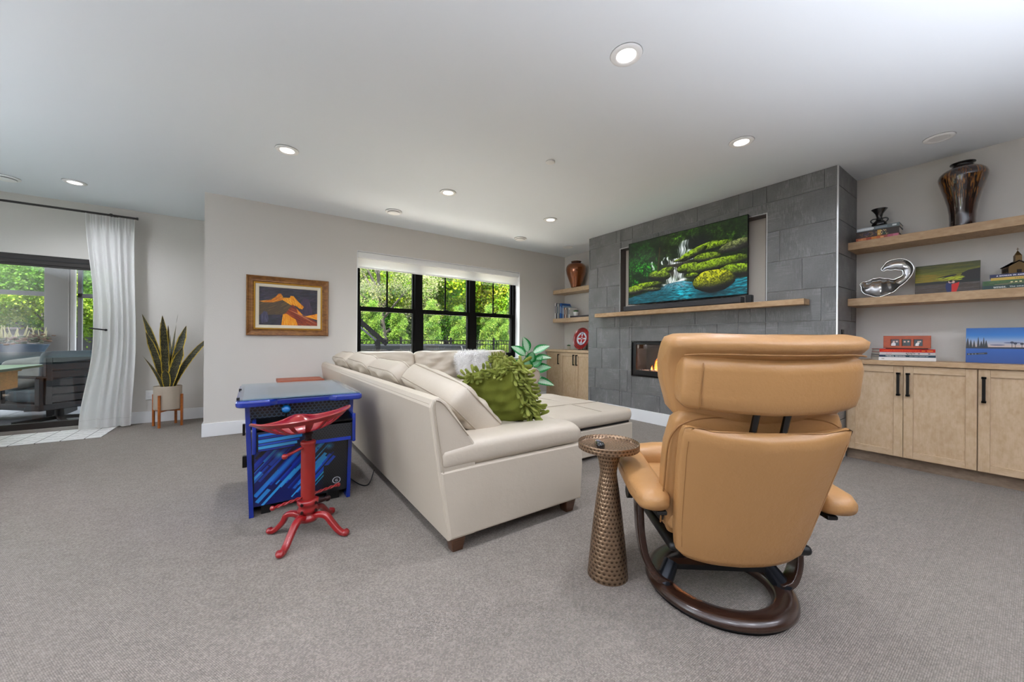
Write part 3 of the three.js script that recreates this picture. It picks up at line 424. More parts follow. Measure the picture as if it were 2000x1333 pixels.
    x.fillStyle = '#16265e'; x.beginPath(); x.moveTo(385, 330); x.lineTo(440, 330); x.lineTo(460, 400); x.lineTo(440, 505); x.lineTo(400, 505); x.lineTo(378, 400); x.fill();
    x.fillStyle = '#d81c0e'; x.beginPath(); x.moveTo(450, 360); x.lineTo(540, 330); x.lineTo(530, 400); x.lineTo(505, 495); x.lineTo(450, 500); x.closePath(); x.fill();
    x.fillStyle = '#d9b6a8'; x.beginPath(); x.arc(432, 318, 22, 0, 7); x.arc(468, 322, 20, 0, 7); x.fill(); x.fillStyle = '#2a1a14'; x.beginPath(); x.arc(440, 306, 20, 0, 7); x.fill();
  });
  function leaning(label, [px, py, pz], w, h, t, map, edge, tilt) { const o = thing('canvas_picture', label, 'picture', [px, py, pz], -PI / 2); const g = new THREE.BoxGeometry(w, h, t).translate(0, h / 2, -t / 2); part('stretched_canvas', rot(g, -tilt, 0, 0), std(edge, 0.8), o); part('print', rot(new THREE.PlaneGeometry(w, h).translate(0, h / 2, 0.0008), -tilt, 0, 0), std(0xffffff, 0.35, { map }), o); return o; }
  leaning('picture of a couple in blue and red under a green sky', [4.845, 1.5255, -0.475], 0.362, 0.262, 0.018, aurora, 0x4b3d33, 0.12);
  const lake = canvas(1024, 460, (x, w, h) => {
    const g = x.createLinearGradient(0, 0, 0, 260); g.addColorStop(0, '#0d5fae'); g.addColorStop(0.35, '#1f74c4'); g.addColorStop(0.6, '#7f9cc8'); g.addColorStop(1, '#d9b9a4'); x.fillStyle = g; x.fillRect(0, 0, w, h);
    const l = x.createLinearGradient(0, 260, 0, h); l.addColorStop(0, '#0d58b0'); l.addColorStop(1, '#04418c'); x.fillStyle = l; x.fillRect(0, 268, w, h); x.fillStyle = '#12182a'; x.fillRect(0, 252, w, 20);
    const pine = (px, ph, pw) => { x.fillStyle = '#141c24'; for (let k = 0; k < 9; k++) { const yy = 258 - ph + ph * k / 9, ww = pw * (0.2 + k / 9); x.beginPath(); x.moveTo(px, yy - 8); x.lineTo(px - ww, yy + ph / 8); x.lineTo(px + ww, yy + ph / 8); x.fill(); } };
    [[15, 120, 22], [42, 100, 18], [70, 90, 16], [105, 135, 16], [130, 80, 20], [150, 130, 15], [170, 90, 20], [640, 110, 20], [680, 150, 24], [720, 120, 22], [770, 160, 26], [830, 130, 22]].forEach((p) => pine(...p));
    x.strokeStyle = '#1b2230'; x.lineWidth = 4; for (const [px, ph] of [[375, 70], [400, 60], [450, 55]]) { x.beginPath(); x.moveTo(px, 262); x.lineTo(px, 262 - ph); x.stroke(); x.fillStyle = '#1b2230'; x.beginPath(); x.arc(px, 262 - ph, 14, 0, 7); x.fill(); }
    x.fillStyle = 'rgba(40,50,90,.6)'; for (const [cx, cy, r] of [[380, 195, 70], [260, 225, 60], [560, 190, 80], [800, 185, 120]]) { x.beginPath(); x.ellipse(cx, cy, r, 8, 0, 0, 7); x.fill(); }
    x.fillStyle = '#10141c'; x.save(); x.translate(10, 340); x.rotate(-0.1); x.fillRect(0, 0, 170, 22); x.fillStyle = '#6a7484'; for (const k of [10, 40, 66]) x.fillRect(k, 5, 14, 14); x.fillRect(96, 8, 50, 6); x.restore(); x.fillStyle = '#0d1626'; x.beginPath(); x.ellipse(640, 315, 90, 40, 0, 0, 7); x.fill();
  });
  leaning('blue lake at dusk picture leaning on the right counter', [4.85, 0.9455, -0.053], 0.625, 0.284, 0.02, lake, 0x1d3050, 0.1);
  // red triple photo frame on the books
  const f = thing('photo_frame', 'red wooden photo frame with three small photographs on the stacked books', 'photo frame', [4.815, 1.0485, -0.70], -PI / 2);
  const redm = std(0xffffff, 0.35, { map: woodTex(0xb84a14, 0x8f3208, 0.9, 0.4) });
  const holes = [-0.072, 0, 0.072].map((x) => [[x - 0.029, 0.026], [x + 0.029, 0.026], [x + 0.029, 0.088], [x - 0.029, 0.088]]);
  part('frame', uvm(new THREE.ExtrudeGeometry(shapeOf([[-0.145, 0.008], [0.145, 0.008], [0.145, 0.116], [-0.145, 0.116]], holes), { depth: 0.014, bevelEnabled: true, bevelSize: 0.002, bevelThickness: 0.002, bevelSegments: 1 })), redm, f);
  part('foot', bx(-0.13, 0.13, 0, 0.0078, -0.012, 0.03, 0.002), std(0x2a0f06, 0.5), f);
  const people = [['#5a4a52', '#dfe0e2', '#e6c4ae', -8], ['#1f3a3c', '#1a2428', '#e0b49a', -14], ['#2a3c44', '#eceee9', '#dcb8a6', 10]];
  [-0.072, 0, 0.072].forEach((x, i) => part('photograph', new THREE.PlaneGeometry(0.06, 0.064).translate(x, 0.057, 0.003), std(0xffffff, 0.3, { map: canvas(128, 128, (q) => { const [bg, a, sk, o] = people[i]; q.fillStyle = bg; q.fillRect(0, 0, 128, 128); q.fillStyle = a; q.beginPath(); q.ellipse(50 + o, 110, 34, 50, 0, 0, 7); q.fill(); q.fillStyle = '#22303c'; q.beginPath(); q.ellipse(96, 116, 26, 50, 0, 0, 7); q.fill(); q.fillStyle = sk; q.beginPath(); q.arc(54 + o, 48, 15, 0, 7); q.arc(88, 44, 14, 0, 7); q.fill(); }) }), f));
  // brass church
  const ch = thing('church_figurine', 'little brass church figurine on the navy book at the right edge of the picture', 'figurine', [4.83, 1.6402, -0.105], -PI / 2 + 0.35), brass = std(0x6b5433, 0.4, { metalness: 0.7 }), dk = std(0x2a2018, 0.5, { metalness: 0.5 });
  part('wall', extrude([[-0.05, 0], [0.05, 0], [0.05, 0.062], [0, 0.098], [-0.05, 0.062]], 0.11, 0.001).translate(0, 0, -0.11), brass, ch);
  for (const k of [-1, 1]) part('roof', rot(bx(-0.004, 0.068, -0.002, 0.003, -0.118, 0.008), 0, 0, -0.624).scale(k, 1, 1).translate(0, 0.103, 0), dk, ch);
  part('steeple', [bx(-0.016, 0.016, 0.09, 0.145, -0.04, -0.008), new THREE.ConeGeometry(0.022, 0.04, 4).rotateY(PI / 4).translate(0, 0.165, -0.024), bx(-0.0012, 0.0012, 0.18, 0.205, -0.0252, -0.0228), bx(-0.007, 0.007, 0.193, 0.196, -0.0252, -0.0228)], brass, ch);
  part('door', bx(-0.011, 0.011, 0, 0.035, 0.0012, 0.003), dk, ch); for (const z of [-0.085, -0.055, -0.025]) part('window', bx(-0.0535, -0.0512, 0.022, 0.05, z - 0.006, z + 0.006), dk, ch);
  // red fire badge plate
  const plate = thing('decorative_plate', 'round red plate with a white firefighter cross emblem in the left alcove', 'plate', [4.88, 0.9455, -4.765], -PI / 2);
  const badge = canvas(512, 512, (x) => {
    x.fillStyle = '#8e0f12'; x.fillRect(0, 0, 512, 512); for (let i = 0; i < 160; i++) { x.fillStyle = ['rgba(190,30,26,.6)', 'rgba(90,8,14,.6)', 'rgba(215,60,40,.35)'][i % 3]; const a = rnd(6.28), r = rnd(170, 250); x.beginPath(); x.ellipse(256 + r * cos(a), 256 + r * sin(a), rnd(8, 30), rnd(4, 12), a + 1.57, 0, 7); x.fill(); }
    x.fillStyle = '#dfe3ea'; x.beginPath(); x.arc(256, 256, 150, 0, 7); x.fill(); x.save(); x.translate(256, 256); x.rotate(PI / 4); x.fillStyle = '#b81a1a'; for (let k = 0; k < 4; k++) { x.rotate(PI / 2); x.beginPath(); x.moveTo(-22, 20); x.quadraticCurveTo(-40, 80, -78, 104); x.lineTo(78, 104); x.quadraticCurveTo(40, 80, 22, 20); x.fill(); } x.strokeStyle = '#eef0f4'; x.lineWidth = 6; x.stroke(); x.restore();
    x.strokeStyle = '#1e3a6a'; x.lineWidth = 4; x.beginPath(); x.arc(256, 256, 152, 0, 7); x.stroke(); x.fillStyle = '#2a4c86'; x.font = 'bold 44px sans-serif'; x.textAlign = 'center'; x.fillText('FIRE', 256, 150); x.fillText('RESCUE', 256, 398); x.strokeStyle = '#20242c'; x.lineWidth = 5; for (const a of [0.78, 2.35, 3.92, 5.5]) { x.beginPath(); x.moveTo(256 + 60 * cos(a), 256 + 60 * sin(a)); x.lineTo(256 + 140 * cos(a), 256 + 140 * sin(a)); x.stroke(); }
    x.fillStyle = '#e9ecf1'; x.beginPath(); x.arc(256, 256, 34, 0, 7); x.fill(); x.fillStyle = '#b01818'; x.beginPath(); x.arc(256, 256, 22, 0, 7); x.fill();
  });
  const pg = lathe([[0.001, 0.006], [0.12, 0.006], [0.15, 0.012], [0.195, 0.03], [0.198, 0.033], [0.193, 0.035], [0.15, 0.019], [0.001, 0.013]], 56).rotateX(PI / 2); { const p = pg.attributes.position, u = pg.attributes.uv; for (let i = 0; i < p.count; i++) u.setXY(i, 0.5 + p.getX(i) / 0.4, 0.5 + p.getY(i) / 0.4); }
  part('dish', rot(pg, -0.2, 0, 0).translate(0, 0.2, 0), std(0xffffff, 0.2, { map: badge, clearcoat: 0.6 }), plate);
  part('stand', [bar([-0.05, 0.004, 0.05], [-0.05, 0.004, -0.07], 0.008, 0.008), bar([0.05, 0.004, 0.05], [0.05, 0.004, -0.07], 0.008, 0.008), bar([-0.05, 0.004, -0.06], [-0.05, 0.2, -0.085], 0.008, 0.008), bar([0.05, 0.004, -0.06], [0.05, 0.2, -0.085], 0.008, 0.008)], M.black, plate);
  // little succulent pots
  const leafM = std(0x3f6a3a, 0.6);
  function succulent(label, pos, r, h, col) { const o = thing('potted_succulent', label, 'potted plant', pos); part('pot', lathe([[0.001, 0.002], [r * 0.75, 0], [r, h], [r * 0.93, h], [r * 0.88, h * 0.8], [0.001, h * 0.8]], 24), std(col, 0.6), o); const g = []; for (let i = 0; i < 26; i++) { const a = i * 2.4, t = sqrt(i / 26); g.push(rot(ball(r * 0.28, 0, 0, 0, 0.5, 1.5, 0.3, 8), 0.9 * t, 0, 0).rotateY(a).translate(sin(a) * r * t * 0.8, h + r * 0.35 * (1 - t * 0.5), cos(a) * r * t * 0.8)); } part('foliage', g, leafM, o); return o; }
  succulent('tiny green succulent in a cream pot on the alcove counter beside the red plate', [4.80, 0.9452, -5.03], 0.036, 0.065, 0xcfc8b4);
  const dk2 = lying('dark grey book lying flat under the white pot on the alcove shelf', [4.735, 1.525, -4.80], 0, 0.26, 0.032, 0.2, 0x3d3436);
  succulent('small plant in a round white pot on the alcove shelf beside the books', [4.80, 1.5572, -4.85], 0.05, 0.075, 0xf0efec);
  const tray = tag(part('tray', [bx(4.72, 4.95, 1.5252, 1.537, -4.66, -4.3), bx(4.72, 4.73, 1.537, 1.555, -4.66, -4.3), bx(4.94, 4.95, 1.537, 1.555, -4.66, -4.3), bx(4.73, 4.94, 1.537, 1.555, -4.66, -4.65), bx(4.73, 4.94, 1.537, 1.555, -4.31, -4.3)], std(0x2a1f1c, 0.5), scene), 'flat dark brown tray on the alcove shelf right of the white pot', 'tray');
  // light switch and outlet
  const sw = thing('light_switch', 'black switch plate on the tiled side of the fireplace wall', 'switch', [4.545, 1.165, FZ1 + 0.0101]); part('plate', bx(-0.036, 0.036, -0.06, 0.06, 0, 0.006, 0.002), M.black, sw); part('rocker', bx(-0.016, 0.016, -0.033, 0.033, 0.006, 0.010, 0.001), M.blackGloss, sw);
  const ol = thing('wall_outlet', 'white wall outlet behind the snake plant pot', 'outlet', [-1.10, 0.36, ZFAR + 0.0002]); part('plate', bx(-0.036, 0.036, -0.06, 0.06, 0, 0.006, 0.002), M.white, ol); for (const y of [-0.022, 0.022]) part('socket', bx(-0.017, 0.017, y - 0.014, y + 0.014, 0.006, 0.009, 0.001), M.trim, ol);
}
// ---------------------------------------------------------------- television and sound bar
{
  // waterfall picture: foliage, cascades, mossy boulders and a turquoise pool, computed pixel by pixel
  const rocks = [[0.60, 0.36, 0.12, 0.055, -0.55, 1], [0.70, 0.30, 0.12, 0.05, -0.35, 1], [0.79, 0.31, 0.11, 0.055, -0.15, 0.9], [0.93, 0.36, 0.13, 0.075, -0.3, 0.25], [0.72, 0.45, 0.11, 0.07, 0.05, 0.75], [0.50, 0.41, 0.06, 0.022, -0.3, 0.6], [0.57, 0.55, 0.095, 0.07, -0.12, 1], [0.79, 0.565, 0.245, 0.085, -0.13, 1], [0.93, 0.68, 0.13, 0.085, 0.18, 0.95], [0.31, 0.60, 0.11, 0.075, 0.3, 0.8], [0.38, 0.54, 0.07, 0.05, -0.2, 0.9], [0.15, 0.74, 0.18, 0.06, -0.12, 0.85], [0.06, 0.79, 0.12, 0.06, -0.1, 0.6], [0.60, 0.67, 0.055, 0.04, 0, 0.8], [0.24, 0.80, 0.09, 0.03, 0.1, 0.3], [0.765, 0.785, 0.155, 0.155, -0.06, 0.95]].sort((a, b) => a[1] - b[1]);
  const falls = [[0.535, 0.13, 0.40, 0.035, 0.07], [0.585, 0.28, 0.44, 0.028, 0.03], [0.245, 0.36, 0.50, 0.012, 0.014], [0.345, 0.33, 0.44, 0.01, 0.012], [0.40, 0.33, 0.44, 0.012, 0.02], [0.40, 0.54, 0.74, 0.022, 0.05], [0.455, 0.50, 0.74, 0.02, 0.035], [0.52, 0.52, 0.73, 0.024, 0.035], [0.47, 0.38, 0.46, 0.05, 0.08]];
  const scr = tex(1280, 720, (u, vv) => {
    const v = 1 - vv, f1 = fbm(u * 1.0, v * 0.5625, 16, 5), f2 = fbm(u + 0.37, v * 0.5625 + 0.2, 64, 3), f3 = fbm(u * 1.1 + 0.7, v * 0.62, 128, 2);
    const leafy = clamp((f2 * 0.5 + f3 * 0.5 - 0.36) * 2.6), clump = smooth(0.36, 0.64, f1);
    const deep = mix3([0.015, 0.03, 0.02], [0.05, 0.11, 0.03], f2);
    const lit = u < 0.3 ? mix3([0.03, 0.22, 0.03], [0.20, 0.62, 0.10], leafy) : mix3([0.05, 0.16, 0.03], [0.36, 0.52, 0.12], leafy);
    const bright = smooth(0.32, 0.0, hypot((u - 0.13) * 1.2, v - 0.5)) * 0.9 + smooth(0.2, 0, hypot(u - 0.5, (v - 0.06) * 1.4)) + 0.35 * smooth(0.5, 0.9, u) * smooth(0.5, 0, v) + 0.25;
    let c = mix3(deep, lit, clamp(clump * 0.75 + 0.25) * (0.25 + 0.75 * leafy) * clamp(bright + 0.12) * 1.05);
    c = mix3(c, [0.03, 0.045, 0.05], smooth(0.16, 0.05, hypot((u - 0.64) * 0.9, v - 0.2)) * 0.85);
    const cliff = smooth(0.17, 0.08, hypot(u - 0.48, (v - 0.52) * 0.9)); c = mix3(c, mix3([0.05, 0.05, 0.045], [0.26, 0.24, 0.20], f2), cliff * 0.9);
    if (abs(u - 0.305 - 0.008 * sin(v * 9)) < 0.0035 && v > 0.16 && v < 0.6) c = [0.22, 0.17, 0.09];
    for (const [fx, y0, y1, w0, w1] of falls) if (v > y0 && v < y1) { const t = (v - y0) / (y1 - y0), w = lerp(w0, w1, t), d = (u - fx - 0.012 * sin(t * 5 + fx * 40)) / w; if (abs(d) < 1) { const st = fbm(u * 1.0 + 0.004 * sin(v * 40), v * 0.03, 256, 2), a = clamp((1 - d * d) * (0.25 + 1.7 * (st - 0.28))) * smooth(0, 0.08, t); c = mix3(c, mix3([0.62, 0.68, 0.70], [0.97, 0.98, 0.97], st), a); } }
    const foamy = smooth(0.03, 0.0, abs(v - 0.735 - 0.03 * sin(u * 20)) ) * smooth(0.32, 0.37, u) * smooth(0.58, 0.52, u); c = mix3(c, [0.92, 0.93, 0.93], foamy * 0.85);
    const shore = u < 0.36 ? lerp(0.90, 0.775, u / 0.36) : u < 0.6 ? 0.76 - 0.03 * sin((u - 0.36) / 0.24 * PI) : lerp(0.77, 0.79, (u - 0.6) / 0.4);
    if (v > shore) { const t = (v - shore) / (1 - shore), s1 = fbm(u * 0.5 + v * 0.2, v * 1.2, 64, 3), s2 = fbm(u * 0.35, v * 1.5 + 0.3, 128, 2), q = s1 * 0.6 + s2 * 0.4; c = mix3([0.02, 0.16, 0.19], [0.10, 0.66, 0.74], clamp((q - 0.33) * 2.3) * (0.45 + 0.55 * smooth(0.16, 0.02, abs(u - 0.52)) + 0.4 * smooth(0.78, 1, u)));
      const du = u - 0.46, dv = v - 0.70, r = hypot(du, dv * 1.3), an = Math.atan2(du, dv), ray = fbm(an * 0.5 + 0.5, r * 0.15, 128, 2); c = mix3(c, [0.80, 0.74, 0.80], clamp((ray - 0.3) * 1.6) * smooth(0.27, 0.06, r) * smooth(-0.02, 0.05, t) * 0.8); c = mix3(c, [0.01, 0.07, 0.09], 0.7 * smooth(0.06, 0, hypot((u - 0.77) * 0.32, v - 0.945))); }
    for (const [rx, ry, a, b, an, moss] of rocks) { const ca = cos(an), sa = sin(an), x0 = (u - rx) * 1.0, y0 = (v - ry) * 0.5625 / 0.5625, x = (x0 * ca + y0 * 0.5625 * sa) / a, y = (-x0 * sa / 0.5625 * 1.0 * 0.5625 + y0 * ca * 1.0) / b, rr = hypot(x, y) + (f1 - 0.5) * 0.22; if (rr < 1) { const n = sqrt(max(0, 1 - rr * rr)), l = clamp(0.42 * n - 0.62 * y - 0.12 * x + 0.12), tx = clamp((f2 - 0.5) * 1.5 + (f3 - 0.5) * 1.4 + 0.5), m = moss * smooth(0.7, 0.1, y + (f2 - 0.5) * 0.8 + (1 - moss) * 0.5), stone = mix3([0.03, 0.03, 0.03], [0.46, 0.45, 0.40], l * (0.4 + 0.7 * tx)), ms = mix3([0.03, 0.05, 0.012], rx > 0.7 && ry > 0.7 ? [0.66, 0.68, 0.10] : [0.48, 0.60, 0.09], clamp(l * 1.15 * (0.35 + 0.95 * tx))); c = mix3(stone, ms, clamp(m * 1.3)); } }
    return c;
  });
  scr.wrapS = scr.wrapT = THREE.ClampToEdgeWrapping;
  const tv = thing('television', 'large flat television showing a mossy waterfall, mounted in the fireplace wall niche', 'television', [4.354, 2.045, -2.588], -PI / 2);
  const w = 0.771, h = 0.432;
  part('housing', [bx(-w, w, -h, h, -0.03, -0.004, 0.004), bx(-w * 0.7, w * 0.7, -h * 0.8, h * 0.5, -0.06, -0.03, 0.01)], M.black, tv);
  part('bezel', [bx(-w, w, h - 0.006, h, -0.004, 0.001), bx(-w, w, -h, -h + 0.012, -0.004, 0.001), bx(-w, -w + 0.006, -h, h, -0.004, 0.001), bx(w - 0.006, w, -h, h, -0.004, 0.001)], M.blackGloss, tv);
  part('screen', new THREE.PlaneGeometry(2 * w - 0.012, 2 * h - 0.018).translate(0, 0.003, -0.001), new THREE.MeshStandardMaterial({ color: 0x050505, roughness: 0.35, emissive: 0xffffff, emissiveMap: scr, emissiveIntensity: 0.8 }), tv);
  part('wall_bracket', bx(-0.25, 0.25, -0.15, 0.15, -0.165, -0.06), M.blackMetal, tv);
  const glow = new THREE.RectAreaLight(0xb8e0c8, 0.12, 1.5, 0.84); glow.name = 'television_glow'; glow.position.set(4.345, 2.045, -2.588); glow.lookAt(0, 2.045, -2.588); scene.add(glow);
  const sb = thing('sound_bar', 'long dark grey sound bar standing on the mantel shelf', 'sound bar', [4.34, 1.5182, -2.628], -PI / 2);
  part('bar', bx(-0.77, 0.77, 0.006, 0.075, -0.05, 0.05, 0.008), std(0x3a3a3c, 0.6), sb); part('grille', bx(-0.755, 0.755, 0.014, 0.067, 0.05, 0.054), std(0x444447, 0.8, { bumpMap: tex(64, 64, (u, v, x, y) => ((x % 4 < 2) !== (y % 4 < 2) ? 1 : 0), false, [20, 20]), bumpScale: 0.001 }), sb); for (const x of [-0.6, 0.6]) part('foot', bx(x - 0.03, x + 0.03, 0, 0.006, -0.03, 0.03), M.black, sb);
  const sat = thing('media_box', 'small black media box behind the right end of the sound bar', 'media box', [4.36, 1.5182, -1.80], -PI / 2); part('case', bx(-0.03, 0.03, 0.003, 0.09, -0.03, 0.03, 0.01), std(0x1c1c1e, 0.35), sat); part('base', bx(-0.02, 0.02, 0, 0.003, -0.02, 0.02), M.black, sat);
}
// ---------------------------------------------------------------- cushions
// puffed boxed cushion in the x-y plane: w, h, edge thickness e, middle thickness t
function cushionGeo(w, h, e, t, { n = 7, wr = 0.006, s = 0, seg = 34, pull = 0.02 } = {}) {
  const g = new THREE.BoxGeometry(w, h, e, seg, round3(seg * h / w), 4); g.deleteAttribute('normal'); g.deleteAttribute('uv'); const q = mergeVertices(g, 1e-5), p = q.attributes.position;
  for (let i = 0; i < p.count; i++) {
    let u = 2 * p.getX(i) / w, v = 2 * p.getY(i) / h; const z = p.getZ(i), m = max(abs(u), abs(v)), k = m > 0 ? m / pow(pow(abs(u), n) + pow(abs(v), n), 1 / n) : 1; u *= k; v *= k;
    const f = pow(max(0, (1 - u * u)) * max(0, (1 - v * v)), 0.42), zz = z / (e / 2);
    const wrk = wr * (sin(u * 9 + 3 * n3(v * 3, u * 2, s)) * (1 - abs(v)) * 0.6 + n3(u * 5 + s, v * 7, s * 2) * 1.2) * (0.35 + f);
    const nz = z + sign(zz) * pow(abs(zz), 0.6) * ((t - e) / 2 * f) + zz * wrk, bulge = (1 - zz * zz) * 0.012;
    p.setXYZ(i, u * w / 2 * (1 - pull * (1 - v * v) * (m > 0.98 ? 0.6 : 0.6 * m)) + u * bulge, v * h / 2 * (1 - pull * (1 - u * u) * m) + v * bulge, nz);
  }
  q.computeVertexNormals(); return uvm(q.toNonIndexed());
}
function round3(v) { return max(8, v | 0); }
function piping(w, h, z, r, n = 7, pull = 0.02) { const pts = []; for (let i = 0; i < 64; i++) { const t = 2 * PI * i / 64, c = cos(t), s = sin(t), u = sign(c) * pow(abs(c), 2 / n), v = sign(s) * pow(abs(s), 2 / n), m = max(abs(u), abs(v)); pts.push([u * w / 2 * (1 - pull * 0.6 * (1 - v * v)) + u * 0.001, v * h / 2 * (1 - pull * (1 - u * u)) + v * 0.001, z]); } return tube(pts, r, 128, 6, true); }
function placed(o, X, Y, Z, c) { o.applyMatrix4(new THREE.Matrix4().makeBasis(X, Y, Z).setPosition(...c)); return o; }
const basis = (a, b) => { const X = V(...a).normalize(), Z = X.clone().cross(V(...b)).normalize(), Y = Z.clone().cross(X).normalize(); return [X, Y, Z]; };

// ---------------------------------------------------------------- sectional sofa
{
  const so = thing('sectional_sofa', 'cream leather sectional sofa with loose piped back cushions, standing in the middle of the room', 'sofa', [0, 0, 0]);
  const z0 = -1.725, z1 = -5.25;
  const prof = (pts, za, zb, bev = 0.012) => uvm(extrude(pts, za - zb - 2 * bev, bev, 6).translate(0, 0, zb + bev));
  // left back: raked panel, in two sections
  const backProf = [[0.833, 0.085], [0.775, 0.44], [0.728, 0.765], [0.738, 0.795], [0.762, 0.802], [0.80, 0.775], [0.925, 0.60], [0.965, 0.545], [0.965, 0.085]];
  part('back', prof(backProf, z0, -4.0), M.cream, so); part('back', prof(backProf, -4.008, z1), M.cream, so);
  // seams on the back and the end
  const zs = z0 + 0.0025;
  part('seam', [tube([[0.722, 0.78, z0 - 0.02], [0.722, 0.78, -2.8], [0.722, 0.78, -3.98]], 0.0028, 24, 5), tube([[0.845, 0.086, zs], [0.79, 0.44, zs], [0.742, 0.765, zs], [0.765, 0.792, zs], [0.80, 0.765, zs], [0.93, 0.60, zs]], 0.0028, 40, 5)], M.creamSeam, so, 'dark stitched seam');
  // end panel and seat
  part('end_panel', uvm(extrude([[0.836, 0.09], [0.785, 0.425], [1.0, 0.428], [1.752, 0.424], [1.762, 0.30], [1.748, 0.09]], 0.012, 0.012, 4).translate(0, 0, z0 - 0.018)), M.cream, so);
  part('base', [bx(0.97, 1.75, 0.085, 0.42, z0 - 0.06, -4.30, 0.015), bx(0.97, 3.36, 0.085, 0.42, -4.32, -5.05, 0.015)], M.cream, so);
  const seatMesh = (x0, x1, za, zb) => { const w = x1 - x0, d = za - zb; return placed(cushionGeo(w, d, 0.118, 0.155, { n: 14, wr: 0.005, s: x0 * 7 + za, seg: 40, pull: 0.006 }), V(1, 0, 0), V(0, 0, -1), V(0, 1, 0), [(x0 + x1) / 2, 0.485, (za + zb) / 2]); };
  part('seat_cushion', uvm(bolster()), M.cream, so);
  function bolster() { return loftX([[0.768, 0.055, 0.10, 0.483, -1.83, 3.2], [0.80, 0.068, 0.125, 0.493, -1.842, 3.2], [0.95, 0.078, 0.132, 0.502, -1.848, 3.2], [1.25, 0.078, 0.132, 0.503, -1.848, 3.2], [1.6, 0.075, 0.132, 0.501, -1.848, 3.2], [1.73, 0.07, 0.126, 0.496, -1.843, 3.2], [1.765, 0.055, 0.105, 0.487, -1.835, 3.0], [1.775, 0.03, 0.07, 0.483, -1.83, 2.6]], 44); }
  part('seat_cushion', seatMesh(0.955, 1.775, -1.95, -2.78), M.cream, so); part('seat_cushion', seatMesh(0.955, 1.775, -2.785, -3.55), M.cream, so); part('seat_cushion', seatMesh(0.955, 1.775, -3.555, -4.32), M.cream, so);
  part('seat_cushion', seatMesh(1.05, 2.2, -4.33, -5.04), M.cream, so); part('seat_cushion', seatMesh(2.205, 3.3, -4.28, -5.04), M.cream, so);
  // window-side back and rolled arm
  part('back', prof([[0, 0.085], [0, 0.76], [0.03, 0.80], [0.08, 0.80], [0.2, 0.55], [0.2, 0.085]], -0.972, -3.355).rotateY(-PI / 2).translate(0, 0, -5.25), M.cream, so);
  const armRows = []; for (let i = 0; i <= 26; i++) { const a = -0.35 * PI + 1.62 * PI * i / 26; armRows.push([3.43 + 0.115 * cos(a), 0.575 + 0.115 * sin(a)]); }
  const armProf = [[3.36, 0.085], [3.50, 0.085], [3.50, 0.48], ...armRows.slice(1, 25), [3.36, 0.48]];
  part('arm', uvm(extrude(armProf, 0.86, 0.012, 6).translate(0, 0, -5.2)), M.cream, so);
  part('seam', tube(armRows.map(([x, y]) => [3.43 + (x - 3.43) * 0.94, 0.575 + (y - 0.575) * 0.94, -4.3255]), 0.003, 50, 5), M.creamSeam, so);
  for (const [x, z] of [[0.885, -1.775], [1.685, -1.775], [0.885, -5.2], [3.42, -4.40], [3.42, -5.18]]) part('leg', loftY([[0, 0.03, 0.03, x, z, 12], [0.0925, 0.045, 0.045, x, z, 12]], 32), M.legwood, so);
  // loose back cushions along the left back: [centre, tilt of the height direction, length, turn along the length]
  const pil = (c, ang, len, hgt, e, t, s, dip = 0) => {
    const Xd = V(0, dip, -1).normalize(), Yd = V(-sin(ang), cos(ang), 0), [X, Y, Z] = basis(Xd.toArray(), Yd.toArray());
    const p = part('back_cushion', placed(cushionGeo(len, hgt, e, t, { s, wr: 0.011, seg: 60 }), X, Y, Z, c), M.cream, so);
    part('piping', [placed(piping(len, hgt, e / 2, 0.0045), X, Y, Z, c), placed(piping(len, hgt, -e / 2, 0.0045), X, Y, Z, c)], M.creamSeam, p);
  };
  pil([1.085, 0.70, -2.32], 0.80, 0.87, 0.42, 0.13, 0.245, 1.3, 0.10);
  pil([1.0, 0.735, -3.09], 0.62, 0.75, 0.42, 0.12, 0.2, 2.6, 0.0);
  pil([0.985, 0.75, -3.90], 0.55, 0.78, 0.42, 0.12, 0.2, 4.1, 0.02);
  pil([0.965, 0.745, -4.70], 0.52, 0.76, 0.42, 0.12, 0.2, 5.7, -0.01);
  // window-side cushions
  const wc = (x, len, s) => { const [X, Y, Z] = basis([1, 0, 0], [0, cos(0.32), -sin(0.32)]), c = [x, 0.735, -4.965], p = part('back_cushion', placed(cushionGeo(len, 0.42, 0.11, 0.23, { s, wr: 0.014 }), X, Y, Z, c), M.cream, so); part('piping', placed(piping(len, 0.42, 0.055, 0.004), X, Y, Z, c), M.creamSeam, p); };
  wc(1.42, 0.80, 7.1); wc(2.225, 0.79, 8.4); wc(2.99, 0.72, 9.9);
}
{
  const ot = thing('ottoman', 'large square cream leather storage ottoman in front of the fireplace', 'ottoman', [0, 0, 0]);
  part('base', bx(1.83, 3.16, 0.035, 0.285, -3.68, -2.375, 0.012), M.cream, ot);
  part('gap_rail', bx(1.86, 3.13, 0.285, 0.30, -3.65, -2.40), M.black, ot);
  const lid = part('lid', placed(cushionGeo(1.34, 1.32, 0.10, 0.155, { n: 16, wr: 0.004, s: 3.2, seg: 44, pull: 0.004 }), V(1, 0, 0), V(0, 0, -1), V(0, 1, 0), [2.495, 0.366, -3.025]), M.cream, ot);
  part('seam', [tube([[1.85, 0.436, -2.81], [2.5, 0.4445, -2.81], [3.13, 0.434, -2.81]], 0.0025, 20, 5), tube([[2.72, 0.432, -2.40], [2.72, 0.4445, -3.0], [2.72, 0.436, -3.65]], 0.0025, 20, 5)], M.creamSeam, lid);
  for (const [x, z] of [[1.9, -2.44], [3.09, -2.44], [1.9, -3.62], [3.09, -3.62]]) part('foot', cyl(0.025, 0.022, 0.036, x, 0, z, 20), M.black, ot);
}
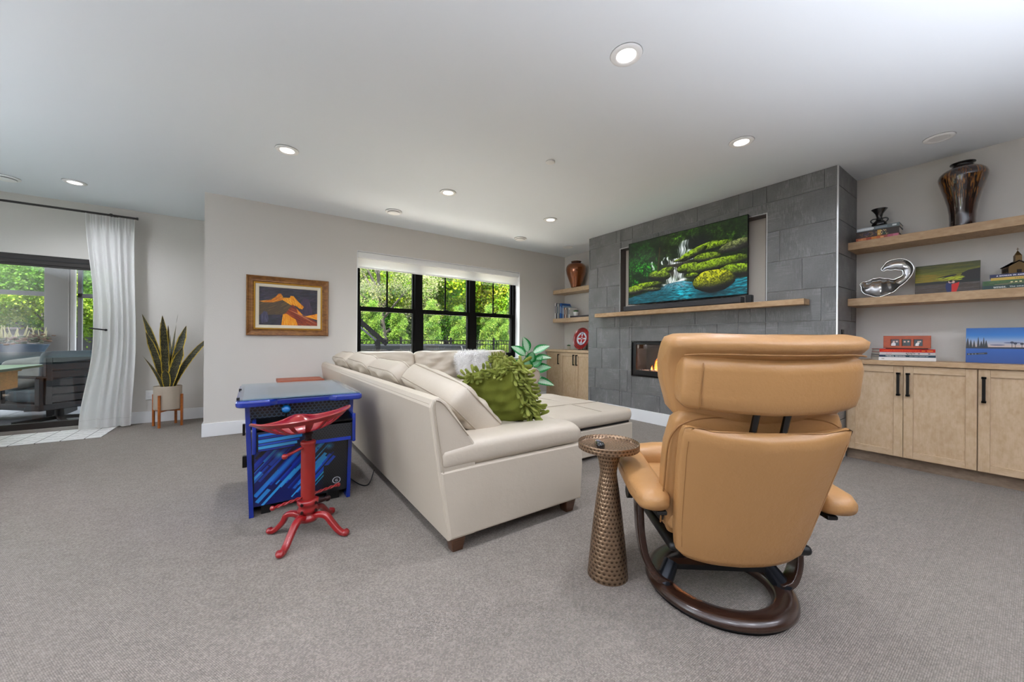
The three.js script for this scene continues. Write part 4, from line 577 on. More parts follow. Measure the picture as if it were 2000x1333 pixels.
// ---------------------------------------------------------------- pillows
{
  const green = std(0x6b7220, 0.9, { sheen: 0.5, sheenColor: new THREE.Color(0x9aa53a), bumpMap: tex(256, 256, (u, v) => fbm(u, v, 48, 3), false, [6, 6]), bumpScale: 0.0012 });
  const fin = [0x80873a, 0x727a2c, 0x8f9446].map((c) => std(c, 0.95, { sheen: 0.5, sheenColor: new THREE.Color(0xb4bd66) }));
  const finger = (l, r) => mergeVertices(loftY([[0, r * 0.55, r * 0.42, 0, 0, 2.2], [l * 0.3, r * 0.8, r * 0.55, 0, 0.002, 2.2], [l * 0.7, r, r * 0.7, 0, 0.003, 2.2], [l * 0.92, r * 0.85, r * 0.6, 0, 0.001, 2.2], [l, r * 0.3, r * 0.25, 0, 0, 2]], 10));
  const fg = [finger(0.056, 0.0105), finger(0.068, 0.0115), finger(0.047, 0.0105)];
  function petalPillow(label, c, a, b, size, topRanks, sideRanks, k0) {
    const o = thing('throw_pillow', label, 'pillow', c, 0, undefined), [X, Y, Z] = basis(a, b);
    o.matrixAutoUpdate = true; o.quaternion.setFromRotationMatrix(new THREE.Matrix4().makeBasis(X, Y, Z));
    part('pillow_body', cushionGeo(size, size * 0.98, 0.03, 0.15, { n: 9, wr: 0.010, s: k0, pull: 0.06 }), green, o);
    const list = [];
    const add = (x, y, z, dx, dy, dz) => list.push([x, y, z, dx, dy, dz]);
    const h = size / 2;
    // felt petals: bands over the top and the right edge of the plain side, one rank round the rim, the rest on the other face
    const zAt = (x, y) => 0.012 + 0.058 * pow(max(0, (1 - (x / h) ** 2) * (1 - (y / h) ** 2)), 0.42);
    const band = (n, r, f) => { for (let i = 0; i < n; i++) f(-1 + 2 * (i + 0.5 + rnd(-0.35, 0.35)) / n, r); };
    for (let r = 0; r < topRanks; r++) band(16, r, (t) => { const x = t * h * 0.97, y = h * (0.97 - r * 0.075); add(x, y, zAt(x, min(y, h * 0.98)), rnd(-0.6, 0.6), rnd(-0.5, 0.8), rnd(0.25, 0.75)); });
    for (let r = 0; r < sideRanks; r++) band(15, r, (t) => { const x = h * (0.97 - r * 0.085), y = t * h * 0.97; add(x, y, zAt(min(x, h * 0.98), y), rnd(-0.25, 0.75), rnd(-0.95, 0.05), rnd(0.25, 0.7)); });
    for (const k of [-1, 1]) band(16, 0, (t) => add(k * h * 0.97, t * h, -0.005, k, rnd(-0.6, 0.4), rnd(-0.3, 0.3))); band(16, 0, (t) => add(t * h, h * 0.97, -0.005, rnd(-0.5, 0.5), 1, rnd(-0.3, 0.3))); band(12, 0, (t) => add(t * h, -h * 0.96, -0.005, rnd(-0.5, 0.5), -0.6, rnd(-0.3, 0.3)));
    for (let i = 0; i < 90; i++) { const x = rnd(-0.9, 0.9) * h, y = rnd(-0.9, 0.9) * h; add(x, y, -zAt(x, y), rnd(-0.5, 0.5), rnd(-0.7, 0.3), -0.6); }
    list.slice(0, 296).forEach(([x, y, z, dx, dy, dz], i) => { const m = part('petal', fg[i % 3], fin[floor(rnd(3))], o); m.position.set(x, y, z); m.quaternion.setFromUnitVectors(V(0, 1, 0), V(dx, dy, dz).normalize()); m.scale.setScalar(rnd(0.85, 1.15)); });
    return o;
  }
  petalPillow('larger olive green pillow edged with felt petals, leaning on the nearest sofa cushion', [1.385, 0.725, -2.09], [0.595, 0.2345, 0.703], [-0.384, 0.865, 0.022], 0.42, 3, 5, 2.2);
  petalPillow('smaller olive green felt petal pillow at the window end, beside the fur pillow', [3.06, 0.715, -4.66], [-0.93, 0, 0.36], [0.05, 0.95, -0.3], 0.33, 4, 4, 5.1);
  // white long-haired pillow
  const o = thing('throw_pillow', 'white shaggy fur pillow leaning on the window-side back cushions', 'pillow', [2.66, 0.77, -4.765]), [X, Y, Z] = basis([1, 0.02, 0.02], [0, 0.92, -0.4]); o.quaternion.setFromRotationMatrix(new THREE.Matrix4().makeBasis(X, Y, Z));
  const body = cushionGeo(0.56, 0.34, 0.03, 0.15, { n: 4, wr: 0.006, s: 1, pull: 0.04 }), fm = std(0xf4f2f0, 0.95); part('pillow_body', body, fm, o);
  const hair = new THREE.BufferGeometry().copy(new THREE.ConeGeometry(0.0024, 0.04, 3, 2).translate(0, 0.02, 0)), p = body.attributes.position, nn = body.attributes.normal, N = 5200, fur = new THREE.InstancedMesh(hair, std(0xf7f5f3, 0.9), N), m4 = new THREE.Matrix4(), q = new THREE.Quaternion();
  { const hp = hair.attributes.position; for (let i = 0; i < hp.count; i++) { const t = hp.getY(i) / 0.04; hp.setX(i, hp.getX(i) + 0.012 * t * t); } hair.computeVertexNormals(); }
  for (let i = 0; i < N; i++) { const k = floor(rnd(p.count)); q.setFromUnitVectors(V(0, 1, 0), V(nn.getX(k) + rnd(-0.5, 0.5), nn.getY(k) + rnd(-0.6, 0.3), nn.getZ(k) + rnd(-0.5, 0.5)).normalize()).multiply(new THREE.Quaternion().setFromAxisAngle(V(0, 1, 0), rnd(6.28))); const s = rnd(0.7, 1.4); m4.compose(V(p.getX(k) + rnd(-0.006, 0.006), p.getY(k) + rnd(-0.006, 0.006), p.getZ(k)), q, V(s, s, s)); fur.setMatrixAt(i, m4); }
  fur.name = 'fur'; fur.userData.kind = 'stuff'; o.add(fur);
}
// ---------------------------------------------------------------- leather recliner on a wooden ring
{
  const ch = thing('recliner', 'tan leather reclining armchair seen from behind, on a dark wooden ring base', 'armchair', [1.72, 0, -0.84], -0.66);
  const RX = 0.30, RI = 0.205;
  part('base_ring', lathe([[RI, 0.012], [RI + 0.006, 0.038], [RI + 0.02, 0.05], [RX - 0.035, 0.054], [RX - 0.012, 0.048], [RX, 0.034], [RX + 0.002, 0.02], [RX - 0.006, 0.014], [RI, 0.012]], 96), M.darkwood, ch, 'dark brown wooden ring base');
  part('base_pad', lathe([[RI + 0.012, 0], [RI + 0.012, 0.014], [RX - 0.012, 0.014], [RX - 0.012, 0], [RI + 0.012, 0]], 72), M.black, ch);
  for (const s of [-1, 1]) {
    // bent wooden side post, the cup that holds it and the arm on top
    const pts = [[s * 0.235, 0.05, 0.06], [s * 0.285, 0.075, 0.055], [s * 0.325, 0.14, 0.03], [s * 0.338, 0.23, 0.0], [s * 0.34, 0.33, -0.02], [s * 0.34, 0.425, -0.03]];
    const c = spline(pts), rows = []; for (let i = 0; i <= 36; i++) { const p = c.getPointAt(i / 36), d = c.getTangentAt(i / 36), nx = -d.y, ny = d.x; rows.push(ring([p.x, p.y, p.z], [nx, ny, 0], 0.017, [0, 0, 1], 0.034, 5, 20)); }
    part('side_post', skin(rows), M.darkwood, ch);
    part('post_cup', [rod([s * 0.252, 0.045, 0.055], [s * 0.205, 0.115, 0.02], 0.036, 0.031, 24), rod([s * 0.258, 0.036, 0.06], [s * 0.248, 0.05, 0.053], 0.043, 0.043, 24)], std(0x23262c, 0.25, { metalness: 0.6 }), ch);
    const armX = s * 0.35;
    const arm = part('armrest', uvm(loftZ([[0.262, 0.02, 0.012, armX, 0.473, 2.4], [0.25, 0.05, 0.032, armX, 0.473, 2.6], [0.215, 0.064, 0.044, armX, 0.474, 3], [0.1, 0.069, 0.05, armX, 0.478, 3.2], [-0.1, 0.068, 0.05, armX - s * 0.008, 0.49, 3.2], [-0.28, 0.065, 0.048, armX - s * 0.02, 0.505, 3.2], [-0.37, 0.058, 0.044, armX - s * 0.028, 0.512, 3], [-0.41, 0.044, 0.034, armX - s * 0.03, 0.512, 2.6], [-0.425, 0.015, 0.012, armX - s * 0.03, 0.51, 2.4]], 40)), M.tan, ch);
    const sr = []; for (const z of [0.245, 0.2, 0.1, -0.1, -0.28, -0.38]) sr.push([armX + s * (0.062 - (z < -0.2 ? 0.02 : 0)) * (z > 0.23 ? 0.7 : 1), 0.497 + (0.1 - z) * 0.07 + (z > 0.23 ? -0.014 : 0), z]); part('seam', tube(sr, 0.0022, 40, 5), M.tanSeam, arm);
    part('arm_bracket', bx(s * 0.322 - 0.02, s * 0.322 + 0.02, 0.415, 0.432, -0.2, 0.235, 0.006), M.black, ch);
    part('recline_knob', [cyl(0.03, 0.03, 0.022, 0, 0, 0, 28).rotateZ(-s * PI / 2).translate(s * 0.352, 0.375, -0.10), rod([s * 0.30, 0.375, -0.10], [s * 0.355, 0.375, -0.10], 0.012, 0.012)], M.black, ch);
    part('side_frame', [bar([s * 0.30, 0.39, 0.16], [s * 0.30, 0.36, -0.26], 0.016, 0.05)], M.black, ch);
  }
  part('cross_beam', [bar([-0.21, 0.105, 0.02], [0.21, 0.105, 0.02], 0.05, 0.022), cyl(0.045, 0.045, 0.17, 0, 0.1, 0, 24)], M.black, ch);
  part('seat_frame', bx(-0.28, 0.28, 0.25, 0.29, -0.34, 0.2, 0.02), M.black, ch);
  const seat = part('seat_cushion', uvm(loftX([[-0.29, 0.03, 0.2, 0.37, -0.1, 3], [-0.27, 0.06, 0.3, 0.375, -0.1, 3], [-0.2, 0.075, 0.32, 0.38, -0.1, 3.4], [0, 0.078, 0.325, 0.38, -0.1, 3.4], [0.2, 0.075, 0.32, 0.38, -0.1, 3.4], [0.27, 0.06, 0.3, 0.375, -0.1, 3], [0.29, 0.03, 0.2, 0.37, -0.1, 3]], 44)), M.tan, ch);
  part('knee_roll', uvm(loftX([[-0.285, 0.03, 0.04, 0.46, -0.38, 2.4], [-0.27, 0.062, 0.07, 0.46, -0.38, 2.4], [-0.15, 0.075, 0.082, 0.46, -0.385, 2.4], [0.15, 0.075, 0.082, 0.46, -0.385, 2.4], [0.27, 0.062, 0.07, 0.46, -0.38, 2.4], [0.285, 0.03, 0.04, 0.46, -0.38, 2.4]], 32)), M.tan, seat);
  // back: local frame leaning away from the seat, +z to the rear
  const tilt = 0.345, B = (g) => rot(g, tilt, 0, 0).translate(-0.015, 0.235, 0.235);
  const dipTop = (x, y, z) => [x, y - (y > 0.45 ? 0.03 * (1 - (x / 0.27) ** 2) * smooth(0.45, 0.58, y) : 0) - (y < 0.12 ? 0.028 * (1 - (x / 0.27) ** 2) * smooth(0.12, 0, y) : 0), z - 0.035 * (x / 0.27) ** 2 * (z > -0.03 ? 1 : 0.4)];
  const shell = part('back_shell', B(uvm(loftY([[0.0, 0.16, 0.012, 0, -0.03, 5], [0.006, 0.215, 0.028, 0, -0.032, 5], [0.03, 0.244, 0.038, 0, -0.036, 6], [0.12, 0.258, 0.042, 0, -0.04, 7], [0.25, 0.268, 0.044, 0, -0.044, 8], [0.42, 0.282, 0.044, 0, -0.044, 8], [0.53, 0.288, 0.041, 0, -0.041, 8], [0.572, 0.285, 0.032, 0, -0.036, 7], [0.583, 0.268, 0.016, 0, -0.034, 6], [0.586, 0.2, 0.005, 0, -0.034, 5]], 72, dipTop))), M.tan, ch);
  const front = part('back_cushion', B(uvm(loftY([[0.02, 0.2, 0.02, 0, -0.13, 4], [0.04, 0.255, 0.045, 0, -0.135, 4], [0.15, 0.287, 0.062, 0, -0.145, 4.5], [0.3, 0.298, 0.066, 0, -0.15, 4.5], [0.45, 0.306, 0.062, 0, -0.145, 4.5], [0.56, 0.30, 0.05, 0, -0.135, 4.5], [0.60, 0.28, 0.03, 0, -0.128, 4], [0.612, 0.22, 0.008, 0, -0.125, 4]], 64))), M.tan, ch);
  const edge = []; for (let i = 0; i <= 40; i++) { const t = i / 40, x = -0.305 + 0.61 * t; edge.push([x, 0.585 + 0.012 * sin(PI * t) - 0.06 * pow(abs(2 * t - 1), 8), -0.098]); } part('seam', B(tube([[-0.294, 0.1, -0.10], [-0.304, 0.3, -0.10], [-0.312, 0.48, -0.098], ...edge.slice(1, -1), [0.312, 0.48, -0.098], [0.304, 0.3, -0.10], [0.294, 0.1, -0.10]], 0.0035, 120, 6)), M.tanSeam, front);
  part('seam', B(merge([-1, 1].map((s) => tube([[0.228, 0.05, 0.247, 0.039], [0.240, 0.15, 0.26, 0.0425], [0.249, 0.25, 0.268, 0.044], [0.257, 0.35, 0.277, 0.044], [0.266, 0.47, 0.285, 0.0427], [0.268, 0.53, 0.288, 0.041]].map(([x, y, a, b]) => [s * x, y, -b + b * pow(1 - pow(x / a, 7.5), 1 / 7.5) - 0.035 * (x / 0.27) ** 2]), 0.0018, 40, 5)))), M.tanSeam, shell);
  part('throw_cloth', B(skin([[-0.27, 0.585], [-0.2, 0.602], [-0.1, 0.607], [0, 0.605], [0.1, 0.607], [0.2, 0.605], [0.26, 0.595]].map(([x, y], i) => [[x, y - 0.2, -0.225], [x, y - 0.06, -0.21], [x, y - 0.02 + 0.01 * sin(i * 2.1), -0.175], [x, y - 0.006 + 0.008 * sin(i * 1.7), -0.15], [x, y - 0.012 + 0.006 * sin(i * 1.9), -0.12], [x, y - 0.025, -0.14], [x, y - 0.05, -0.2], [x, y - 0.2, -0.215]]), true, true)), std(0x1c1a1b, 0.9), ch, 'black cloth lying over the front of the backrest');
  // headrest on two posts
  const HB = (g) => rot(g, 0.16, 0, 0).translate(-0.012, 0.845, 0.44);
  for (const x of [-0.064, 0.04]) part('headrest_post', [rod([x, 0.70, 0.352], [x + 0.003, 0.88, 0.405], 0.0115, 0.0115, 20), rod([x, 0.752, 0.372], [x, 0.7545, 0.373], 0.019, 0.019, 20)], M.blackGloss, ch);
  const hr = part('headrest', HB(uvm(loftY([[0.0, 0.22, 0.01, 0, -0.05, 5], [0.005, 0.282, 0.028, 0, -0.05, 6], [0.022, 0.298, 0.043, 0, -0.05, 8], [0.06, 0.303, 0.05, 0, -0.052, 9], [0.15, 0.302, 0.05, 0, -0.052, 9], [0.18, 0.297, 0.042, 0, -0.054, 8], [0.193, 0.278, 0.022, 0, -0.056, 6], [0.196, 0.22, 0.005, 0, -0.058, 5]], 72, (x, y, z) => [x, y - 0.006 * cos(x * 9), z - 0.05 * (x / 0.3) ** 2]))), M.tan, ch);
  part('seam', HB(tube([[-0.242, 0.014, -0.045], [-0.246, 0.03, -0.0355], [-0.248, 0.08, -0.0345], [-0.247, 0.15, -0.0345], [-0.244, 0.178, -0.041]], 0.002, 30, 5)), M.tanSeam, hr);
  const pillow = part('head_pillow', HB(uvm(loftY([[-0.068, 0.2, 0.01, 0, -0.12, 3.6], [-0.06, 0.27, 0.03, 0, -0.12, 4], [-0.02, 0.305, 0.052, 0, -0.128, 4.5], [0.08, 0.33, 0.066, 0, -0.14, 4], [0.15, 0.338, 0.068, 0, -0.135, 4], [0.195, 0.338, 0.078, 0, -0.115, 4], [0.225, 0.338, 0.088, 0, -0.094, 4], [0.248, 0.332, 0.086, 0, -0.086, 4], [0.262, 0.312, 0.064, 0, -0.085, 3.6], [0.268, 0.25, 0.022, 0, -0.085, 3.2]], 72, (x, y, z) => [x, y + 0.004 * n3(x * 14, y * 10, 2), z - 0.06 * (x / 0.33) ** 2 * (z > -0.1 ? 0.8 : 1.1)]))), M.tan, ch);
  const pe = []; for (let i = 0; i <= 36; i++) { const x = -0.30 + 0.60 * i / 36; pe.push([x, 0.212 - 0.012 * pow(abs(x / 0.3), 6), -0.112 + 0.083 * pow(1 - pow(abs(x) / 0.338, 4), 0.25) + 0.0 - 0.048 * (x / 0.33) ** 2 + 0.022]); } part('seam', HB(tube(pe, 0.0032, 90, 6)), M.tanSeam, pillow);
}
// ---------------------------------------------------------------- hammered metal side table and what lies on it
{
  const dimple = (() => { const f = (u, v) => { let best = 9; const P = 12, x = u * P, y = v * P * 1.0, row = floor(y); for (let dy = -1; dy <= 1; dy++) for (let dx = -1; dx <= 1; dx++) { const r = row + dy, o = (((r % 2) + 2) % 2) * 0.5, cx = floor(x) + dx + 0.5 + o, cy = r + 0.5; best = min(best, hypot(x - cx, (y - cy) * 1.1)); } return best; }; return [tex(512, 512, (u, v) => clamp(f(u, v) * 2.6 - 0.45), false), tex(512, 512, (u, v) => { const k = smooth(0.2, 0.34, f(u, v)), g = fbm(u, v, 12, 3); return mix3([0.36, 0.29, 0.23], [0.56 + g * 0.08, 0.47 + g * 0.06, 0.385 + g * 0.04], k); })]; })();
  const mt = (ru, rv) => { const b = dimple[0].clone(), c = dimple[1].clone(); b.repeat.set(ru, rv); c.repeat.set(ru, rv); return std(0xffffff, 0.36, { metalness: 0.85, map: c, bumpMap: b, bumpScale: 0.0014 }); };
  const st = thing('side_table', 'round hammered bronze side table with a flared cone foot beside the recliner', 'side table', [1.379, 0, -1.172]);
  part('pedestal', lathe([[0.001, 0.001], [0.09, 0], [0.094, 0.004], [0.092, 0.02], [0.079, 0.16], [0.064, 0.29], [0.05, 0.4], [0.0395, 0.472], [0.039, 0.49], [0.045, 0.53], [0.056, 0.568], [0.064, 0.592], [0.001, 0.593]].map((p) => p), 64), mt(2, 3.4), st);
  part('tray', lathe([[0.001, 0.594], [0.136, 0.594], [0.140, 0.597], [0.1405, 0.6245], [0.139, 0.6265], [0.1365, 0.6245], [0.135, 0.603], [0.001, 0.6]], 72), mt(4, 2), st);
  const rm = thing('remote_control', 'small black glossy remote lying on the bronze side table', 'remote control', [1.33, 0.603, -1.19], -0.62);
  part('body', loftZ([[-0.055, 0.005, 0.004, 0, 0.008, 2.4], [-0.05, 0.011, 0.007, 0, 0.009, 2.6], [-0.02, 0.017, 0.012, 0, 0.0135, 2.8], [0.03, 0.02, 0.0165, 0, 0.018, 2.8], [0.052, 0.018, 0.017, 0, 0.0175, 2.8], [0.058, 0.01, 0.01, 0, 0.016, 2.4]], 28), std(0x15151a, 0.12, { clearcoat: 0.6 }), rm);
  part('key_panel', rot(bx(-0.009, 0.009, 0, 0.002, -0.03, 0.03, 0.0008), -0.1, 0, 0).translate(0, 0.0285, 0.0), std(0x8b8f98, 0.25, { metalness: 0.4 }), rm);
}
// ---------------------------------------------------------------- arcade table
{
  const ar = thing('arcade_table', 'blue cocktail arcade game table with a glass top and a joystick panel', 'arcade table', [0, 0, 0]);
  const zf = -2.775, zb = -3.46, blue = std(0x0a2c90, 0.25, { clearcoat: 0.6, clearcoatRoughness: 0.1 });
  const hexes = (x, w, h, bg, hole, s, fill = 1) => { x.fillStyle = bg; x.fillRect(0, 0, w, h); x.fillStyle = hole; for (let r = 0; r * s * 0.866 < h + s; r++) for (let c = -1; c * s < w + s; c++) { const cx = c * s + (r % 2) * s / 2, cy = r * s * 0.866; x.beginPath(); for (let k = 0; k < 6; k++) x.lineTo(cx + s * 0.36 * fill * cos(PI / 6 + k * PI / 3), cy + s * 0.36 * fill * sin(PI / 6 + k * PI / 3)); x.fill(); } };
  const rays = (x, list) => { for (const [x0, y0, len, wd, col, a] of list) { x.save(); x.translate(x0, y0); x.rotate(-0.9); x.globalAlpha = a; x.fillStyle = col; x.fillRect(0, -wd / 2, len, wd); x.restore(); } x.globalAlpha = 1; };
  const low = canvas(768, 640, (x, w, h) => {
    hexes(x, w, h, '#23262b', '#0d0f13', 22); const g = x.createLinearGradient(0, 0, w, 0); g.addColorStop(0, 'rgba(6,18,96,.95)'); g.addColorStop(0.5, 'rgba(8,28,120,.75)'); g.addColorStop(0.75, 'rgba(6,16,50,.2)'); g.addColorStop(1, 'rgba(0,0,0,.15)'); x.fillStyle = g; x.fillRect(0, 0, w, h);
    x.fillStyle = 'rgba(24,20,24,.85)'; x.beginPath(); x.moveTo(0, 0); x.lineTo(260, 0); x.lineTo(0, 330); x.fill();
    const L = []; const cols = ['#0b2fb0', '#1353d0', '#1f7fe0', '#2a9ae8', '#0a1c7a', '#38aef0', '#123cc0', '#060f40'];
    for (let i = 0; i < 64; i++) { const q = rnd(-200, 560); L.push([q * 0.75, 560 - rnd(0, 420) + (q > 300 ? 60 : 0), rnd(120, 470), rnd(4, 34), cols[floor(rnd(8))], rnd(0.5, 0.95)]); } rays(x, L);
    rays(x, [[10, 540, 520, 26, '#1e7fe2', 0.9], [60, 640, 420, 22, '#35a8ee', 0.95], [20, 600, 150, 34, '#2f9be8', 0.9], [200, 480, 240, 24, '#34a4ec', 0.9], [420, 430, 260, 30, '#1f93d8', 0.95], [470, 470, 300, 30, '#1246c0', 0.95], [430, 560, 260, 12, '#2fb0d8', 0.9], [440, 590, 230, 10, '#2aa0cc', 0.8], [420, 250, 300, 12, '#2a8ee0', 0.8], [450, 280, 240, 10, '#35b0e8', 0.8]]);
    for (const [cx, cy, r] of [[190, 130, 60], [610, 110, 55]]) { const q = x.createRadialGradient(cx, cy, 2, cx, cy, r); q.addColorStop(0, 'rgba(70,190,235,.95)'); q.addColorStop(1, 'rgba(30,110,220,0)'); x.fillStyle = q; x.fillRect(cx - r, cy - r, 2 * r, 2 * r); }
    x.save(); x.beginPath(); x.rect(560, 330, 208, 310); x.clip(); hexes(x, w, h, '#1c1f24', '#0c0e12', 22); x.restore();
    x.strokeStyle = '#c6c9d2'; x.lineWidth = 8; x.beginPath(); x.arc(676, 520, 34, 0, 7); x.stroke(); x.fillStyle = '#c6c9d2'; x.font = 'bold 40px sans-serif'; x.textAlign = 'center'; x.textBaseline = 'middle'; x.fillText('G', 676, 522); x.fillStyle = '#55607c'; x.font = 'bold 15px sans-serif'; x.fillText('GAMER', 678, 578);
  });
  const up = canvas(768, 256, (x, w, h) => { hexes(x, w, h, '#4a5f78', '#0d1420', 34, 1.15); });
  const cpf = canvas(768, 200, (x, w, h) => { hexes(x, w, h, '#2a2d33', '#0c0e12', 26); x.fillStyle = '#0f1a3c'; x.beginPath(); x.moveTo(0, 0); x.lineTo(460, 0); x.lineTo(300, 200); x.lineTo(0, 200); x.fill(); [['#1d6fd0', 10, 26], ['#0b2a90', 44, 18], ['#2f93dc', 70, 34], ['#1a4fc0', 112, 22], ['#3aa2e0', 140, 30], ['#0d2f9c', 176, 18]].forEach(([c, y, t], i) => { x.fillStyle = c; x.save(); x.translate(0, y); x.rotate(-0.06); x.fillRect(0, 10, 380 - i * 20, t); x.restore(); }); x.fillStyle = '#0d38b8'; x.fillRect(420, 160, 348, 40); });
  const pm = (map) => std(0xffffff, 0.3, { map, clearcoat: 0.4, clearcoatRoughness: 0.15 });
  // sides, tapering a little downward
  const side = (s) => { const f = (t) => s < 0 ? lerp(-0.012, -0.036, t) : lerp(0.565, 0.583, t); const rows = [0, 0.68].map((y) => { const x = f(y / 0.68), x2 = x - s * 0.024; return s < 0 ? [[x, y, zf], [x2, y, zf], [x2, y, zb], [x, y, zb]] : [[x2, y, zf], [x, y, zf], [x, y, zb], [x2, y, zb]]; }); const g = skin(rows).toNonIndexed(); g.computeVertexNormals(); return g; };
  part('side_panel', side(-1), blue, ar); part('side_panel', side(1), blue, ar);
  part('body', bx(0.008, 0.548, 0.05, 0.695, zb + 0.005, zf - 0.03), std(0x14161c, 0.5), ar);
  part('lower_front', bx(0.0, 0.553, 0.06, 0.44, zf - 0.03, zf - 0.012), M.black, ar);
  const flat = (x0, x1, y0, y1, z, map, ry) => part('printed_panel', new THREE.PlaneGeometry(x1 - x0, y1 - y0).translate((x0 + x1) / 2, (y0 + y1) / 2, z), pm(map), ar);
  flat(0.012, 0.543, 0.06, 0.44, zf - 0.0115, low); flat(-0.01, 0.56, 0.535, 0.69, zf - 0.028, up);
  for (const [a, b] of [[0.05, 0.10], [0.42, 0.5]]) part('plinth', bx(a, b, 0, 0.06, zb + 0.03, zf - 0.03), M.black, ar);
  // joystick panel that sticks out of the front
  const cp = part('control_panel', [rot(bx(0.022, 0.552, -0.012, 0.0, -0.02, 0.13), 0.22, 0, 0).translate(0, 0.60, zf)], std(0x1b1d21, 0.4, { map: canvas(256, 256, (x, w, h) => hexes(x, w, h, '#34373c', '#15171b', 16)) }), ar);
  part('control_front', bx(0.022, 0.552, 0.43, 0.545, zf + 0.105, zf + 0.118), M.black, ar); flat(0.03, 0.544, 0.432, 0.543, zf + 0.1186, cpf);
  part('control_box', bx(0.03, 0.544, 0.435, 0.54, zf - 0.011, zf + 0.1045), M.black, ar);
  for (const [x0, x1] of [[0.0, 0.022], [0.552, 0.574]]) part('control_cheek', bx(x0, x1, 0.415, 0.605, zf - 0.005, zf + 0.125, 0.008), blue, ar);
  const P = (x, t) => [x, 0.60 - t * sin(0.22) + 0.001, zf + t * cos(0.22)];
  const dome = std(0x1176c4, 0.12, { clearcoat: 1 }), blueb = std(0x1a7ad0, 0.2);
  const js = part('joystick', [rod(P(0.175, 0.05), [0.175, 0.65, zf + 0.058], 0.006, 0.006), cyl(0.022, 0.022, 0.003, ...P(0.175, 0.05))], M.blackMetal, cp); part('ball_top', ball(0.026, 0.175, 0.663, zf + 0.06), dome, js);
  part('trackball', ball(0.034, 0.287, 0.592, zf + 0.05, 1, 0.7, 1), std(0xcfc2b4, 0.3), cp);
  for (const [x, t] of [[0.365, 0.085], [0.397, 0.055], [0.43, 0.075], [0.455, 0.045]]) { const [a, b, c] = P(x, t); part('button', [cyl(0.014, 0.0155, 0.007, a, b, c), cyl(0.0095, 0.0105, 0.006, a, b + 0.007, c)], blueb, cp); }
  // top: blue edged slab, shaped round the corners, glass over printed board
  const R = (x0, x1, za, zb2, r, notch) => { const p = []; const corner = (cx, cz, a0) => { for (let i = 0; i <= 6; i++) { const a = a0 + PI / 2 * i / 6; p.push([cx + r * cos(a), cz + r * sin(a)]); } }; corner(x1 - r, zb2 - r, 0); corner(x0 + r, zb2 - r, PI / 2); corner(x0 + r, za + r, PI); if (notch) p.push([x0 + 0.15, za], [x0 + 0.19, za + 0.035], [x1 - 0.19, za + 0.035], [x1 - 0.15, za]); corner(x1 - r, za + r, 1.5 * PI); return p; };
  const slab = (pts, y, t, b) => extrude(pts, t - 2 * b, b, 6).rotateX(PI / 2).translate(0, y - b, 0);
  part('top_board', slab(R(-0.068, 0.606, 2.652, 3.585, 0.03, true).map(([x, z]) => [x, -z]), 0.737, 0.04, 0.012).scale(1, 1, 1), blue, ar);
  const art = canvas(512, 768, (x, w, h) => { hexes(x, w, h, '#8392a2', '#66768a', 20); x.fillStyle = '#57636f'; x.fillRect(110, 170, 300, 420); x.fillStyle = '#7da6c4'; for (const [a, b, c, d] of [[40, 60, 30, 120], [90, 70, 90, 40], [60, 600, 60, 90], [380, 640, 100, 60], [440, 120, 30, 200], [250, 90, 90, 24], [200, 690, 150, 24]]) { x.globalAlpha = 0.55; x.fillRect(a, b, c, d); } x.globalAlpha = 1; x.fillStyle = '#b9cede'; for (let i = 0; i < 9; i++) x.fillRect(200 + i * 26, 640, 14, 18); });  // print colours lightened to take in the bright ceiling mirrored by the glass
  part('printed_top', new THREE.PlaneGeometry(0.63, 0.9).rotateX(-PI / 2).translate(0.269, 0.7385, -3.118), std(0xffffff, 0.4, { map: art }), ar);
  part('glass_top', slab(R(-0.066, 0.604, 2.654, 3.583, 0.02).map(([x, z]) => [x, -z]), 0.7465, 0.0075, 0.001), std(0xdfeef5, 0.03, { transmission: 1, thickness: 0, ior: 1.5 }), ar);
  for (const z of [-3.2, -2.72]) part('glass_clip', bx(-0.076, -0.06, 0.735, 0.752, z - 0.012, z + 0.012, 0.002), M.black, ar);
  for (const y of [0.5, 0.3]) part('side_latch', bx(-0.048, -0.034 + (0.5 - y) * 0.05, y, y + 0.07, -2.86, -2.83, 0.003), M.blackMetal, ar);
  const cord = tag(part('power_cord', tube([[0.585, 0.09, -3.2], [0.62, 0.03, -3.1], [0.66, 0.008, -2.98], [0.7, 0.008, -2.9], [0.74, 0.02, -2.93], [0.80, 0.06, -3.05]], 0.004, 40, 6), M.black, scene), 'black power cord on the carpet between the arcade table and the sofa back', 'cord');
  void cord;
}
// small red wooden table whose top shows behind the arcade table
{
  const t = thing('side_table', 'small red-brown wooden table behind the arcade table, against the painted wall', 'side table', [0.47, 0, -5.10]);
  part('tabletop', bx(-0.235, 0.235, 0.59, 0.628, -0.2, 0.2, 0.004), M.redwood, t); part('apron', [bx(-0.21, 0.21, 0.53, 0.59, -0.18, -0.165), bx(-0.21, 0.21, 0.53, 0.59, 0.165, 0.18), bx(-0.21, -0.195, 0.53, 0.59, -0.165, 0.165), bx(0.195, 0.21, 0.53, 0.59, -0.165, 0.165)], M.redwood, t);
  for (const x of [-0.2, 0.2]) for (const z of [-0.17, 0.17]) part('leg', loftY([[0, 0.013, 0.013, x, z, 8], [0.53, 0.02, 0.02, x, z, 8]], 16), M.redwood, t);
}
